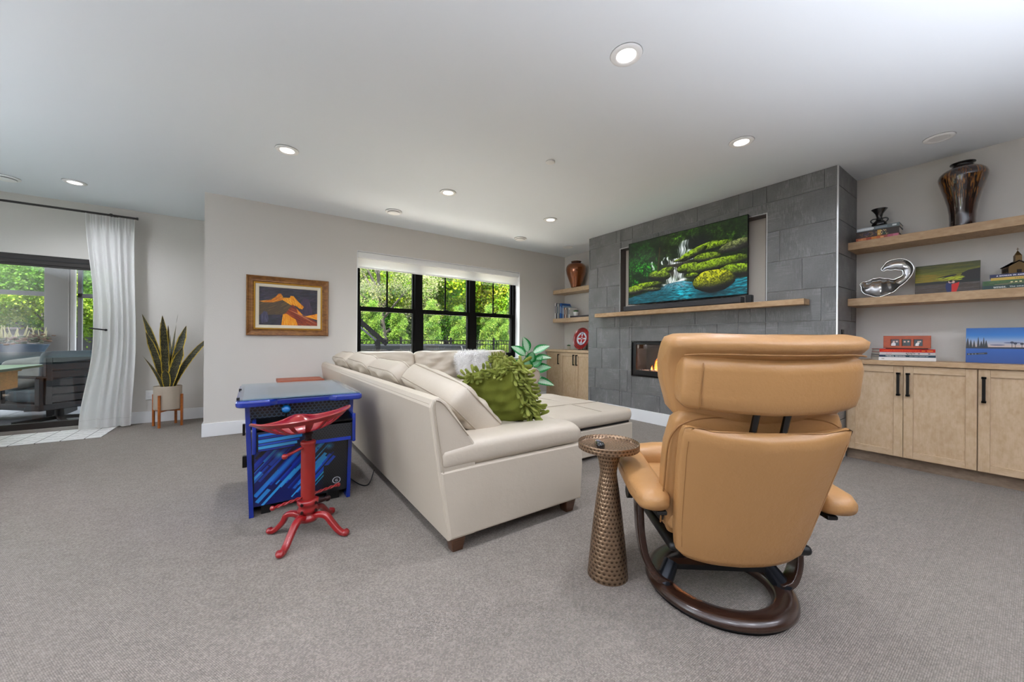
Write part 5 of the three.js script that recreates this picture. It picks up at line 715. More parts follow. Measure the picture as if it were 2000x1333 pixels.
// ---------------------------------------------------------------- red cast-iron tractor-seat stool
{
  const st = thing('bar_stool', 'red cast iron stool with a slotted tractor seat, in front of the arcade table', 'stool', [0.262, 0, -2.385]);
  const red = std(0x8f1015, 0.28, { clearcoat: 0.6, clearcoatRoughness: 0.12 }), redm = std(0x8a1a14, 0.45), dark = std(0x2a0d0c, 0.4, { metalness: 0.4 });
  part('hub', lathe([[0.001, 0.075], [0.05, 0.075], [0.06, 0.09], [0.055, 0.105], [0.045, 0.112], [0.045, 0.125], [0.053, 0.13], [0.053, 0.145], [0.047, 0.15], [0.047, 0.165], [0.055, 0.172], [0.055, 0.192], [0.04, 0.197], [0.001, 0.197]], 32), red, st);
  part('hub_bolt', [-1, 1].flatMap((s) => [0.14, 0.182].map((y) => cyl(0.008, 0.008, 0.012, 0, 0, 0, 6).rotateX(PI / 2).translate(s * 0.035, y, 0.042))), dark, st);
  [[-0.14, 0.193], [-0.172, -0.105], [0.166, 0.15], [0.15, -0.18]].forEach(([x, z]) => {
    const r = hypot(x, z), ux = x / r, uz = z / r, at = (q, y) => [ux * q, y, uz * q], c = spline([at(0.03, 0.095), at(0.075, 0.112), at(0.115, 0.105), at(r * 0.66, 0.07), at(r * 0.84, 0.03), at(r, 0.016), at(r * 1.06, 0.03)]), rows = [];
    for (let i = 0; i <= 40; i++) { const t = i / 40, p = c.getPointAt(t), d = c.getTangentAt(t), s = V(-uz, 0, ux), n = d.clone().cross(s).normalize(), k = lerp(1, 0.82, t); rows.push(ring(p.toArray(), s.toArray(), 0.0205 * k, n.toArray(), 0.017 * k, 3, 18)); }
    const leg = part('leg', skin(rows), red, st); part('foot', ball(0.021, ux * r * 1.02, 0.0185, uz * r * 1.02, 1, 0.88, 1), red, leg); part('rib', tube([at(0.05, 0.123), at(0.1, 0.126), at(r * 0.6, 0.096), at(r * 0.8, 0.054)], 0.004, 20, 6), red, leg);
  });
  part('column', [cyl(0.036, 0.036, 0.32, 0, 0.195, 0, 32), lathe([[0.036, 0.505], [0.039, 0.508], [0.039, 0.52], [0.034, 0.526], [0.012, 0.527]], 32)], redm, st);
  part('screw_post', [cyl(0.016, 0.016, 0.055, 0, 0.52, 0, 20), ...Array.from({ length: 5 }, (_, i) => new THREE.TorusGeometry(0.016, 0.003, 6, 20).rotateX(PI / 2).translate(0, 0.527 + i * 0.008, 0))], dark, st);
  part('height_handle', [rod([-0.02, 0.495, 0.01], [-0.115, 0.475, 0.075], 0.007, 0.0085), ball(0.0145, -0.119, 0.474, 0.078)], red, st);
  const tw = []; for (const p of [0, PI]) { const q = []; for (let i = 0; i <= 60; i++) { const t = i / 60, a = p + t * 34; q.push([-0.165 + 0.33 * t, 0.213 + 0.0045 * sin(a), 0.075 - 0.15 * t + 0.0045 * cos(a)]); } tw.push(tube(q, 0.005, 120, 6)); }
  part('foot_bar', [...tw, ball(0.0125, -0.172, 0.213, 0.078), ball(0.0125, 0.172, 0.213, -0.078), rod([-0.165, 0.213, 0.075], [0.165, 0.213, -0.075], 0.004)], red, st);
  part('clamp_lever', [rod([0.05, 0.155, -0.03], [0.105, 0.15, -0.06], 0.013, 0.011), ball(0.018, 0.11, 0.15, -0.063)], dark, st);
  // dished seat: outline in polar form, slots cut through the rear and the sides
  const W = 0.245, U = (a) => { const s = sin(a), c = cos(a); return [W * pow(abs(c), 0.8) * sign(c), s > 0 ? 0.15 * pow(s, 0.8) : -0.185 * pow(-s, 0.9)]; };
  const hgt = (x, z, k) => 0.004 + 0.098 * pow(k, 2.4) * (0.30 + 0.70 * smooth(-0.2, 0.08, z)) + 0.012 * (x / W) ** 2 + (z < 0 ? 0.05 * Math.exp(-((x / 0.06) ** 2) - (((z + 0.12) / 0.075) ** 2)) : 0);
  const NA = 120, NR = 20, top = [], th = 0.007, tris = [], pos = [], solid = (i, j) => { const a = 2 * PI * (i + 0.5) / NA, k = (j + 0.5) / NR, s = sin(a); if (s < -0.35) return true; const ph = i % 6; return !(k > 0.5 && k < 0.92 && ph > 0 && ph < 5); };
  const pt = (i, j, d) => { const a = 2 * PI * (i % NA) / NA, k = j / NR, [ux, uz] = U(a), x = ux * k, z = uz * k; return [x, hgt(x, z, k) - d, z]; };
  const quad = (a, b, c, d) => pos.push(...a, ...b, ...c, ...b, ...d, ...c);
  for (let i = 0; i < NA; i++) for (let j = 0; j < NR; j++) { if (!solid(i, j)) continue; const T = (p, q) => pt(p, q, 0), D = (p, q) => pt(p, q, th); quad(T(i, j), T(i + 1, j), T(i, j + 1), T(i + 1, j + 1)); quad(D(i, j), D(i, j + 1), D(i + 1, j), D(i + 1, j + 1)); const w = (i2, j2, a, b) => { if (j2 < 0 || (j2 < NR && solid((i2 + NA) % NA, j2))) return; quad(T(...a), T(...b), D(...a), D(...b)); }; w(i, j + 1, [i, j + 1], [i + 1, j + 1]); w(i, j - 1, [i, j], [i + 1, j]); w(i - 1, j, [i, j], [i, j + 1]); w(i + 1, j, [i + 1, j], [i + 1, j + 1]); }
  void top; void tris;
  let g = new THREE.BufferGeometry(); g.setAttribute('position', new THREE.Float32BufferAttribute(pos, 3)); g = toCreasedNormals(mergeVertices(g, 1e-5), 0.7); g.setAttribute('uv', new THREE.BufferAttribute(new Float32Array(g.attributes.position.count * 2), 2));
  const rimPts = []; for (let i = 0; i < 60; i++) rimPts.push(pt(i * 2, NR, th / 2));
  const S = (q) => rot(q, 0.06, 0.12, 0.085).translate(-0.018, 0.578, -0.01);
  const seat = part('seat', S(g), red, st); part('seat_rim', S(tube(rimPts, 0.0062, 160, 8, true)), red, seat); part('seat_boss', [cyl(0.02, 0.026, 0.016, 0, 0.566, 0, 20)], dark, seat);
}
// ---------------------------------------------------------------- framed painting
{
  const p = thing('framed_painting', 'framed painting of an orange canyon in a carved gold-brown frame on the wall', 'painting', [0.372, 1.502, ZW + 0.0005]);
  const gw = std(0xffffff, 0.4, { map: woodTex(0x9a6a34, 0x5a3315, 1, 0.7), metalness: 0.15 }), gd = std(0xc79432, 0.3, { metalness: 0.6 }), ln = std(0xddd3bd, 0.9);
  const mould = (w, h, prof) => { const rows = []; for (const [i, d] of prof) rows.push([[-w + i, -h + i, d], [w - i, -h + i, d], [w - i, h - i, d], [-w + i, h - i, d]]); const g = skin(rows, true, false).toNonIndexed(); g.computeVertexNormals(); return uvm(g); };
  part('frame', mould(0.436, 0.355, [[0, 0], [0, 0.034], [0.008, 0.042], [0.02, 0.036], [0.026, 0.03], [0.05, 0.024], [0.062, 0.026], [0.074, 0.018], [0.074, 0.0]]), gw, p);
  part('gold_fillet', mould(0.362, 0.281, [[0, 0.006], [0.001, 0.024], [0.009, 0.024], [0.016, 0.014], [0.017, 0.006]]), gd, p, 'gilded inner edge of the frame');
  part('linen_liner', mould(0.346, 0.265, [[0, 0.006], [0, 0.016], [0.032, 0.010], [0.037, 0.004]]), ln, p, 'cream linen liner');
  const art = canvas(768, 568, (x, w, h) => {
    x.fillStyle = '#39353c'; x.fillRect(0, 0, w, h); for (let i = 0; i < 700; i++) { x.globalAlpha = 0.35; x.fillStyle = ['#2f2b38', '#4a4550', '#3f3a3a', '#54485c', '#33404a', '#2a2430'][i % 6]; x.beginPath(); x.ellipse(rnd(w), rnd(h), rnd(20, 80), rnd(4, 14), rnd(-0.6, 0.3), 0, 7); x.fill(); } x.globalAlpha = 1;
    const poly = (pts, cols, n, ang, len) => { x.save(); x.beginPath(); pts.forEach(([a, b], i) => i ? x.lineTo(a, b) : x.moveTo(a, b)); x.closePath(); x.fillStyle = cols[0]; x.fill(); x.clip(); const xs = pts.map((q) => q[0]), ys = pts.map((q) => q[1]); for (let i = 0; i < n; i++) { x.globalAlpha = 0.6; x.strokeStyle = cols[floor(rnd(cols.length))]; x.lineWidth = rnd(3, 12); const px = rnd(min(...xs), max(...xs)), py = rnd(min(...ys), max(...ys)); x.beginPath(); x.moveTo(px, py); x.quadraticCurveTo(px + len * 0.5 * cos(ang), py + len * 0.5 * sin(ang) + rnd(-8, 8), px + len * cos(ang), py + len * sin(ang)); x.stroke(); } x.restore(); x.globalAlpha = 1; };
    poly([[0, 205], [110, 190], [230, 120], [300, 130], [400, 150], [480, 300], [330, 400], [0, 420]], ['#5a4a36', '#6e5836', '#4c4038', '#7c6238'], 120, 2.6, 90);
    poly([[20, 420], [60, 360], [100, 370], [120, 460], [110, 520], [30, 540]], ['#4c4a60', '#5c5a72', '#413e52'], 40, 1.5, 60);
    poly([[560, 150], [640, 140], [690, 300], [700, 420], [560, 400], [520, 260]], ['#4a3c4e', '#5c4a5c', '#3a3040'], 70, 1.4, 70);
    poly([[0, 215], [100, 195], [150, 190], [215, 130], [240, 90], [272, 84], [296, 120], [300, 145], [420, 140], [300, 180], [180, 225], [60, 230]], ['#d0781e', '#e8941e', '#b05a18', '#f0ac38'], 90, 2.7, 60);
    poly([[270, 165], [390, 140], [400, 110], [440, 112], [500, 190], [580, 270], [560, 310], [520, 300], [470, 260], [400, 250]], ['#f09a14', '#f8b02c', '#dc7a10', '#ffc04a', '#c8620e'], 130, 1.1, 60);
    poly([[350, 360], [400, 280], [430, 240], [470, 290], [560, 400], [620, 425], [768, 500], [768, 568], [290, 568], [310, 400]], ['#8c3a24', '#a84e28', '#6e2c26', '#bf5c24', '#5c2a34'], 190, 0.5, 90);
    poly([[280, 568], [300, 400], [350, 385], [380, 410], [420, 440], [470, 470], [500, 568]], ['#ee9416', '#f6a828', '#e07c12', '#fcbc48'], 110, 1.5, 60);
    poly([[480, 300], [560, 390], [560, 410], [500, 380]], ['#f09828', '#e06e18'], 30, 0.8, 40); poly([[590, 420], [640, 405], [768, 370], [768, 470], [700, 450]], ['#f0961c', '#d8701a', '#f8b040'], 60, 0.4, 50);
    x.strokeStyle = '#e8a878'; x.lineWidth = 3; for (let i = 0; i < 16; i++) { x.globalAlpha = 0.5; x.beginPath(); x.moveTo(400 + i * 14, 330 + i * 5); x.quadraticCurveTo(440 + i * 14, 360 + i * 8, 500 + i * 17, 390 + i * 10); x.stroke(); } x.globalAlpha = 1;
  });
  part('canvas', new THREE.PlaneGeometry(0.622, 0.46).translate(0, -0.002, 0.0045), std(0xffffff, 0.45, { map: art }), p);
}
// ---------------------------------------------------------------- curtain on its rod
{
  const rodT = thing('curtain_rod', 'black curtain rod above the sliding glass door', 'curtain rod', [0, 0, 0]);
  part('rod', rod([-4.0, 2.6, -6.52], [-1.2, 2.6, -6.52], 0.0125, 0.0125, 20), M.bronze, rodT); part('end_cap', [rod([-1.2, 2.6, -6.52], [-1.185, 2.6, -6.52], 0.017, 0.017, 20), rod([-4.015, 2.6, -6.52], [-4.0, 2.6, -6.52], 0.017, 0.017, 20)], M.bronze, rodT);
  for (const x of [-1.42, -3.9]) part('bracket', [bar([x, 2.615, -6.52], [x, 2.615, ZFAR + 0.004], 0.014, 0.012), bx(x - 0.02, x + 0.02, 2.58, 2.65, ZFAR + 0.0002, ZFAR + 0.006), rod([x, 2.6, -6.52 - 0.017], [x, 2.6, -6.52 + 0.017], 0.018, 0.018)], M.bronze, rodT);
  const cu = thing('curtain', 'white linen curtain tied back beside the sliding glass door', 'curtain', [0, 0, 0]);
  const NU = 180, NV = 70, rows = [], top = 2.582;
  for (let j = 0; j <= NV; j++) {
    const v = j / NV, y = lerp(0.015, top, v), row = [];
    // left edge is pulled in at the tie, the right edge hangs straight
    const tie = Math.exp(-(((y - 1.2) / 0.42) ** 2)), up = smooth(1.2, 2.6, y), low = smooth(1.2, 0, y);
    const L = -1.545 - 0.085 * pow(up, 1.3) - 0.125 * pow(low, 1.1) + 0.03 * tie * 0, Rr = -1.205 - 0.035 * low + 0.012 * sin(y * 2);
    for (let i = 0; i <= NU; i++) {
      const u = i / NU, x = lerp(L, Rr, u), gath = smooth(2.35, 2.58, y), amp = 0.026 + 0.018 * low - 0.006 * up + 0.008 * sin(u * 7 + 1), ph = u * 2 * PI;
      let z = amp * (sin(ph * 6.0 + 0.7 * sin(y * 1.1) + 1.3 * sin(u * 9 + 0.5)) * (0.75 + 0.35 * sin(u * 17 + 2)) * (1 - low * 0.5) + 0.7 * low * sin(ph * 2.4 + 0.6)) + 0.015 * gath * sin(ph * 15);
      z += 0.05 * tie * (1 - u) * smooth(0.42, 0.0, u) + 0.02 * tie * sin(ph * 6) * (1 - u);
      row.push([x, y, -6.515 + z * (1 - 0.25 * gath)]);
    }
    rows.push(row);
  }
  const cl = skin(rows, false); { const u = cl.attributes.uv, p = cl.attributes.position; for (let i = 0; i < u.count; i++) u.setXY(i, u.getX(i) * 1.4, p.getY(i)); }
  part('cloth', cl, M.linen, cu); const hem = rows[3].map(([x, y, z]) => [x, 0.12, z + 0.0015]); part('hem_seam', tube(hem.filter((_, i) => i % 2 === 0), 0.0016, 160, 4), std(0xc9c7c2, 0.9), cu);
  const hb = thing('curtain_holdback', 'short black holdback arm holding the white curtain open', 'holdback', [0, 0, 0]); part('arm', [rod([-1.56, 1.215, -6.39], [-1.44, 1.198, -6.41], 0.008, 0.008), ball(0.014, -1.436, 1.197, -6.411), rod([-1.56, 1.215, -6.39], [-1.57, 1.216, -6.55], 0.008, 0.008)], M.black, hb); part('post', rod([-1.57, 1.216, -6.55], [-1.57, 1.216, ZFAR - 0.06], 0.008, 0.008), M.black, hb);
}
// ---------------------------------------------------------------- snake plant in its stand
{
  const o = thing('potted_plant', 'snake plant with yellow-edged leaves in a beige pot on a wooden stand', 'potted plant', [-0.872, 0, -6.325], 0.14);
  part('pot', lathe([[0.001, 0.212], [0.128, 0.212], [0.134, 0.218], [0.136, 0.50], [0.133, 0.505], [0.127, 0.50], [0.126, 0.47], [0.001, 0.47]], 48), std(0xb8aa98, 0.8), o); part('soil', cyl(0.125, 0.125, 0.004, 0, 0.47, 0), std(0x2a201a, 1), o);
  for (let k = 0; k < 4; k++) { const a = PI / 4 + k * PI / 2 + 0.25; part('stand_leg', bx(-0.011, 0.011, 0, 0.40, -0.011, 0.011, 0.003).translate(0.152, 0, 0).rotateY(a), M.tablewood, o); }
  part('stand_cross', [bar([-0.145 * cos(PI / 4 + 0.25), 0.20, 0.145 * sin(PI / 4 + 0.25)], [0.145 * cos(PI / 4 + 0.25), 0.20, -0.145 * sin(PI / 4 + 0.25)], 0.018, 0.02), bar([-0.145 * cos(PI / 4 - 1.32), 0.199, 0.145 * sin(PI / 4 - 1.32)], [0.145 * cos(PI / 4 - 1.32), 0.199, -0.145 * sin(PI / 4 - 1.32)], 0.018, 0.02)], M.tablewood, o);
  const leafTex = tex(128, 512, (u, v) => { const e = min(u, 1 - u), wob = 0.02 * sin(v * 60) + 0.02 * (fbm(u, v, 24, 2) - 0.5); if (e < 0.115 + wob) return [0.78, 0.66, 0.20]; const b = fbm(u * 0.25, v, 64, 2) - 0.5 + 0.15 * sin(v * 150 + 6 * fbm(u, v, 8, 2)); return b > 0.05 ? [0.34, 0.33, 0.20] : [0.17, 0.165, 0.11]; });
  const lm = std(0xffffff, 0.45, { map: leafTex });
  // [dx, dz lean of the tip, height, width, twist, base x, base z]
  const leaves = [[-0.20, 0.03, 0.93, 0.062, 0.5, -0.035, 0], [-0.035, 0.02, 0.92, 0.066, -0.4, -0.02, 0.03], [-0.06, -0.05, 0.84, 0.062, 0.7, -0.015, -0.03], [0.075, -0.02, 0.95, 0.052, 1.1, 0.015, -0.02], [0.14, 0.02, 0.80, 0.068, 0.2, 0.03, 0.01], [0.355, 0.03, 0.67, 0.062, 0.35, 0.055, 0.01], [-0.155, 0.05, 0.71, 0.056, -0.3, -0.045, 0.03], [-0.18, 0.06, 0.43, 0.044, 0.9, -0.05, 0.05], [0.115, 0.06, 0.52, 0.074, 0.1, 0.02, 0.055], [-0.02, 0.07, 0.25, 0.062, -0.2, -0.01, 0.075], [0.02, -0.06, 0.68, 0.05, 0.8, 0.0, -0.05], [0.0, 0.01, 0.80, 0.056, 1.4, 0.0, 0.0]];
  leaves.forEach(([dx, dz, hh, w, tw, x0, z0]) => { const rows = []; for (let i = 0; i <= 26; i++) { const t = i / 26, ww = w * (0.42 + 1.1 * sin(PI * pow(t, 0.75) * 0.78)) * (t > 0.8 ? pow((1 - t) / 0.2, 0.75) : 1) * 0.45 + 0.0004, a = tw * (0.4 + t * 1.2), cx = x0 + dx * pow(t, 1.5), cz = z0 + dz * pow(t, 1.5), row = []; for (let j = 0; j <= 6; j++) { const s = -1 + j / 3, wob = 0.004 * sin(t * 22 + dx * 40) * abs(s); row.push([cx + s * ww * cos(a), 0.468 + hh * t, cz + s * ww * sin(a) + 0.012 * s * s - wob + 0.0]); } rows.push(row); } part('leaf', skin(rows, false), lm, o); });
}
// ---------------------------------------------------------------- broad-leaved plant behind the sofa arm
{
  const o = thing('potted_plant', 'white-veined green leafy plant behind the far arm of the sofa by the window', 'potted plant', [3.84, 0, -4.98]);
  part('pot', lathe([[0.001, 0.002], [0.11, 0], [0.145, 0.28], [0.15, 0.29], [0.138, 0.29], [0.132, 0.25], [0.001, 0.25]], 40), std(0xe7e4df, 0.5), o); part('soil', cyl(0.13, 0.13, 0.004, 0, 0.25, 0), std(0x2a201a, 1), o);
  const lt = (k) => tex(256, 256, (u, v) => { const c = abs(u - 0.5) * 2, vein = abs(sin((v * 9 - c * 2.2) * PI)), n = fbm(u, v, 16, 3) - 0.5, edge = smooth(0.5 + 0.25 * n, 0.86, c + vein * 0.14); return mix3(mix3([0.93, 0.98, 0.92], [0.66, 0.90, 0.70], clamp(vein * 0.5 + n)), [0.10, 0.58, 0.26], clamp(edge + (k ? 0.25 : 0))); });
  const lms = [std(0xffffff, 0.4, { map: lt(0), transmission: 0.2, thickness: 0 }), std(0xffffff, 0.4, { map: lt(1), transmission: 0.2, thickness: 0 })], sm = std(0x4c8a4a, 0.6);
  // [attachment height, direction of the tip: right, up, towards the room, length, half width, pale or green blade, droop]
  const L = [[0.86, -0.75, 0.62, 0.2, 0.34, 0.062, 0, 0.25], [0.92, -0.25, 0.8, 0.35, 0.33, 0.07, 0, 0.15], [0.90, 0.75, 0.55, 0.25, 0.36, 0.06, 0, 0.35], [0.80, 0.9, 0.25, 0.3, 0.33, 0.05, 0, 0.3], [0.74, 0.12, 0.75, 0.55, 0.30, 0.075, 1, 0.2], [0.62, -0.15, 0.8, 0.5, 0.30, 0.08, 1, 0.1], [0.60, 0.85, 0.45, 0.3, 0.36, 0.075, 1, 0.4], [0.66, -0.9, 0.3, 0.25, 0.38, 0.07, 0, 0.3], [0.56, -0.95, 0.05, 0.3, 0.36, 0.07, 0, 0.25], [0.50, -0.85, -0.25, 0.4, 0.32, 0.065, 0, 0.2], [0.46, 0.55, 0.35, 0.7, 0.26, 0.085, 1, 0.2], [0.44, 0.95, -0.05, 0.2, 0.36, 0.06, 0, 0.3], [0.5, 0.3, 0.5, -0.8, 0.3, 0.07, 1, 0.3], [0.6, -0.3, 0.5, -0.8, 0.3, 0.07, 0, 0.3], [0.42, -0.5, 0.1, 0.8, 0.26, 0.07, 1, 0.3], [0.68, 0.5, 0.6, 0.2, 0.28, 0.075, 1, 0.15]];
  const RT = V(0.819, 0, 0.574), TW = V(-0.574, 0, 0.819);
  L.forEach(([y0, r, up, tw, len, hw, m, droop], i) => {
    const d = RT.clone().multiplyScalar(r).add(TW.clone().multiplyScalar(tw)).add(V(0, up, 0)).normalize(), nrm0 = TW.clone().add(V(0, 0.55, 0)).addScaledVector(RT, 0.25 * sin(i * 2.3)), side = d.clone().cross(nrm0).normalize(), nrm = side.clone().cross(d).normalize();
    const B = d.clone().setY(0).multiplyScalar(0.09).add(V(0, y0, 0)), st = part('stem', tube([[0.02 * sin(i), 0.25, 0.02 * cos(i)], [B.x * 0.25, lerp(0.25, y0, 0.65), B.z * 0.25], B.toArray()], 0.006, 20, 6), sm, o), rows = [];
    for (let k = 0; k <= 18; k++) { const t = k / 18, p = B.clone().addScaledVector(d, len * t * 0.94).add(V(0, -droop * len * t * t * 0.6, 0)), w = 1.22 * hw * pow(sin(PI * pow(clamp(t, 0.001, 0.999), 0.75)), 0.8) + 0.0008, row = []; for (let j = 0; j <= 8; j++) { const q = -1 + j / 4; row.push(p.clone().addScaledVector(side, w * q).addScaledVector(nrm, 0.3 * w * q * q).toArray()); } rows.push(row); }
    part('leaf', skin(rows, false), lms[m], st);
  });
}
// ---------------------------------------------------------------- games table and mat by the glass door
{
  const t = thing('games_table', 'wooden games table with a pale green top at the left edge of the picture', 'games table', [-2.62, 0, -5.15]);
  part('tabletop', bx(-0.68, 0.68, 0.775, 0.80, -1.32, 1.32, 0.006), std(0x9fb8a6, 0.3), t); part('edge_band', [bx(0.66, 0.684, 0.772, 0.796, -1.324, 1.324, 0.003), bx(-0.684, -0.66, 0.772, 0.796, -1.324, 1.324, 0.003), bx(-0.66, 0.66, 0.772, 0.796, -1.324, -1.3, 0.003), bx(-0.66, 0.66, 0.772, 0.796, 1.3, 1.324, 0.003)], std(0x1f2a24, 0.4), t);
  part('body', bx(-0.55, 0.55, 0.56, 0.74, -1.18, 1.18, 0.006), M.tablewood, t); part('rail', [bx(-0.57, 0.57, 0.74, 0.772, -1.2, 1.2, 0.004)], M.tablewood, t); for (const x of [-0.35, 0.25]) for (const z of [-0.55, 0.9]) part('leg', loftY([[0, 0.04, 0.04, x, z, 8], [0.56, 0.065, 0.065, x, z, 8]], 20), M.tablewood, t);
  const mat = tag(part('floor_mat', bx(-3.6, -1.365, 0.0002, 0.009, -6.6, -5.955, 0.003), std(0xffffff, 0.9, { map: canvas(512, 512, (x, w, h) => { x.fillStyle = '#dcdad6'; x.fillRect(0, 0, w, h); x.strokeStyle = '#86837f'; x.lineWidth = 7; for (let i = 0; i < 4; i++) { x.beginPath(); x.moveTo(i * 128 + 64, 0); x.lineTo(i * 128 + 64, h); x.stroke(); } x.fillStyle = '#6d6a67'; for (let i = 0; i < 4; i++) for (let j = 0; j < 5; j++) { x.fillRect(i * 128 + 76, j * 102 + (i % 2) * 50, 46, 6); x.fillRect(i * 128 + 6, j * 102 + 40 - (i % 2) * 20, 46, 6); } }) }), scene), 'off-white floor mat with grey lines in front of the sliding glass door', 'mat'); { mat.material.map.repeat.set(1 / 0.7, 1 / 0.7); }
}
// ---------------------------------------------------------------- outdoors
{
  const G = -0.14;
  const lawn = new THREE.PlaneGeometry(120, 90, 60, 60).rotateX(-PI / 2).translate(5, 0, -44); { const p = lawn.attributes.position; for (let i = 0; i < p.count; i++) { const d = max(0, -p.getZ(i) - 21); p.setY(i, G - 0.02 + 3.4 * smooth(0, 26, d) + (p.getZ(i) > 0 ? -0.2 : 0) + 0.1 * n3(p.getX(i) * 0.3, 0, p.getZ(i) * 0.3) * smooth(0, 6, d)); } lawn.computeVertexNormals(); }
  struct('ground_outside', lawn, std(0xffffff, 1, { map: tex(512, 512, (u, v) => { const n = fbm(u, v, 16, 5); return mix3([0.12, 0.15, 0.06], [0.24, 0.29, 0.12], clamp((n - 0.3) * 2)); }, true, [30, 24]) }));
  struct('unseen_terrace', bx(0.75, 12, G - 0.2, G, -8.4, ZW - 0.225), std(0xc9c5bd, 0.9));  // unseen pale ground, reflects sunlight through the triple window onto the ceiling
  // leaves: one cluster of bent blades, placed many times
  function cluster(n, r, len, wid, droop) { const pos = [], o = seed; seed = 1234 + n; for (let i = 0; i < n; i++) { const q = new THREE.Quaternion().setFromEuler(new THREE.Euler(rnd(-1.2, 1.2), rnd(6.28), rnd(-1.2, 1.2))), c = V(rnd(-r, r), rnd(-r, r), rnd(-r, r)), f = (x, y, z) => V(x, y, z).applyQuaternion(q).add(c).toArray(), l = len * rnd(0.75, 1.25), w = wid * rnd(0.8, 1.2), a = f(0, 0, -l / 2), b = f(w / 2, droop * l, 0), d = f(-w / 2, droop * l, 0), e = f(0, 0, l / 2); pos.push(...a, ...b, ...d, ...b, ...e, ...d); } seed = o; const g = new THREE.BufferGeometry(); g.setAttribute('position', new THREE.Float32BufferAttribute(pos, 3)); g.setAttribute('uv', new THREE.BufferAttribute(new Float32Array(n * 12), 2)); g.computeVertexNormals(); return g; }
  const LEAF = 0.36;   // leaves reflect little
  const leafMat = std(0xffffff, 0.9, { specularIntensity: 0.15, transmission: 0.45, thickness: 0 }), bark = std(0xffffff, 0.95, { map: tex(256, 256, (u, v) => { const n = fbm(u, v * 0.3, 32, 3); return mix3([0.08, 0.07, 0.06], [0.24, 0.21, 0.18], n); }, true, [2, 2]) });
  const broad = cluster(16, 0.24, 0.125, 0.085, -0.12), fine = cluster(26, 0.17, 0.055, 0.036, -0.1), scale = cluster(24, 0.09, 0.062, 0.022, -0.05);
  const m4 = new THREE.Matrix4(), qq = new THREE.Quaternion(), col = new THREE.Color();
  function crown(parent, geo, lumps, n, cols, s0, s1) {
    const im = new THREE.InstancedMesh(geo, leafMat, n), tot = lumps.reduce((a, l) => a + l[3] * l[3], 0); let k = 0;
    for (const [x, y, z, r, ry = 1] of lumps) { const c = Math.round(n * r * r / tot), tint = rnd(); for (let i = 0; i < c && k < n; i++, k++) { const a = rnd(6.283), h = rnd(-1, 1), q = r * pow(rnd(0.25, 1), 0.45), e = sqrt(1 - h * h), s = rnd(s0, s1); qq.setFromEuler(new THREE.Euler(rnd(6.28), rnd(6.28), rnd(6.28))); m4.compose(V(x + q * e * cos(a), y + q * h * ry, z + q * e * sin(a)), qq, V(s, s, s)); im.setMatrixAt(k, m4); const t = clamp(tint * 0.5 + rnd(0.6)), base = cols[floor(rnd(cols.length))]; col.setHex(base).offsetHSL((t - 0.5) * 0.03, 0, (rnd() - 0.5) * 0.08).multiplyScalar(LEAF); im.setColorAt(k, col); } }
    im.count = k; im.name = 'crown'; im.userData.kind = 'stuff'; im.castShadow = im.receiveShadow = true; parent.add(im); return im;
  }
  const YG = [0x9ccc0c, 0x84b80c, 0xb8dc1c, 0x70a80c, 0xcce028], GR = [0x4c9014, 0x5ca41c, 0x3c7c10, 0x70b424], DK = [0x30680e, 0x3c7814, 0x488818, 0x26540a], GO = [0xc0bc28, 0x9cb81c, 0x84ac14, 0xccc43c];
  function tree(label, group, x, z, h, r, cols, n, geo = broad, lean = 0, low = 0.22, gaps = 0) {
    const o = thing('tree', label, 'tree', [x, 0, z], 0, group); const y0 = G + 3.4 * smooth(0, 26, max(0, -z - 21)) - 0.1;
    const br = [rod([0, y0, 0], [lean * 0.35, h * 0.45, 0], 0.16 * h / 7, 0.10 * h / 7, 10)]; const lumps = [];
    for (let i = 0; i < 13; i++) { const t = (i + 0.5) / 13, a = i * 2.4, q = r * (0.25 + 0.6 * sin(PI * min(1, 0.2 + t * 0.75))), y = h * (low + (0.95 - low) * t), lx = lean * t + q * cos(a) * 0.8, lz = q * sin(a) * 0.8; if (rnd() < gaps) continue; lumps.push([lx, y, lz, r * rnd(0.34, 0.52) * (1.15 - 0.45 * t), 0.72]); br.push(rod([lean * 0.3 * min(1, t + 0.3), max(y0 + 0.3, h * (low * 0.6 + 0.34 * t)), 0], [lx * 0.85, y - 0.1, lz * 0.85], 0.055 * h / 7, 0.018 * h / 7, 6)); }
    part('trunk', br, bark, o); crown(o, geo, lumps, n, cols, 0.75, 1.35); return o;
  }
  const ORD = ['first', 'second', 'third', 'fourth', 'fifth', 'sixth', 'seventh'];
  const LW = 'sunlit yellow-green tree beyond the fence', GW = 'trees beyond the fence';
  tree('grey-trunked leaning tree with sparse pale leaves behind the left pane of the triple window', undefined, 4.6, -15.6, 7.2, 2.5, [0xa8b070, 0x98a860, 0x7f9a48, 0xb8b888], 1500, fine, -1.2, 0.3, 0.2);
  tree(LW + ', first from the left', GW, 6.6, -17.5, 7.4, 2.9, YG, 3600, broad, 0, 0.4); tree(LW + ', second from the left', GW, 9.3, -18.2, 7.8, 3.0, YG, 3600, broad, 0, 0.4); tree(LW + ', third from the left', GW, 12.0, -17.6, 7.6, 2.9, [...YG, ...GO], 3600, broad, 0, 0.4); tree(LW + ', fourth from the left', GW, 14.8, -18.6, 8, 3.0, [...GO, ...YG], 3200, broad, 0, 0.4);
  const LB = 'tall darker green tree in the wood far behind the fence', GB = 'far trees behind the fence';
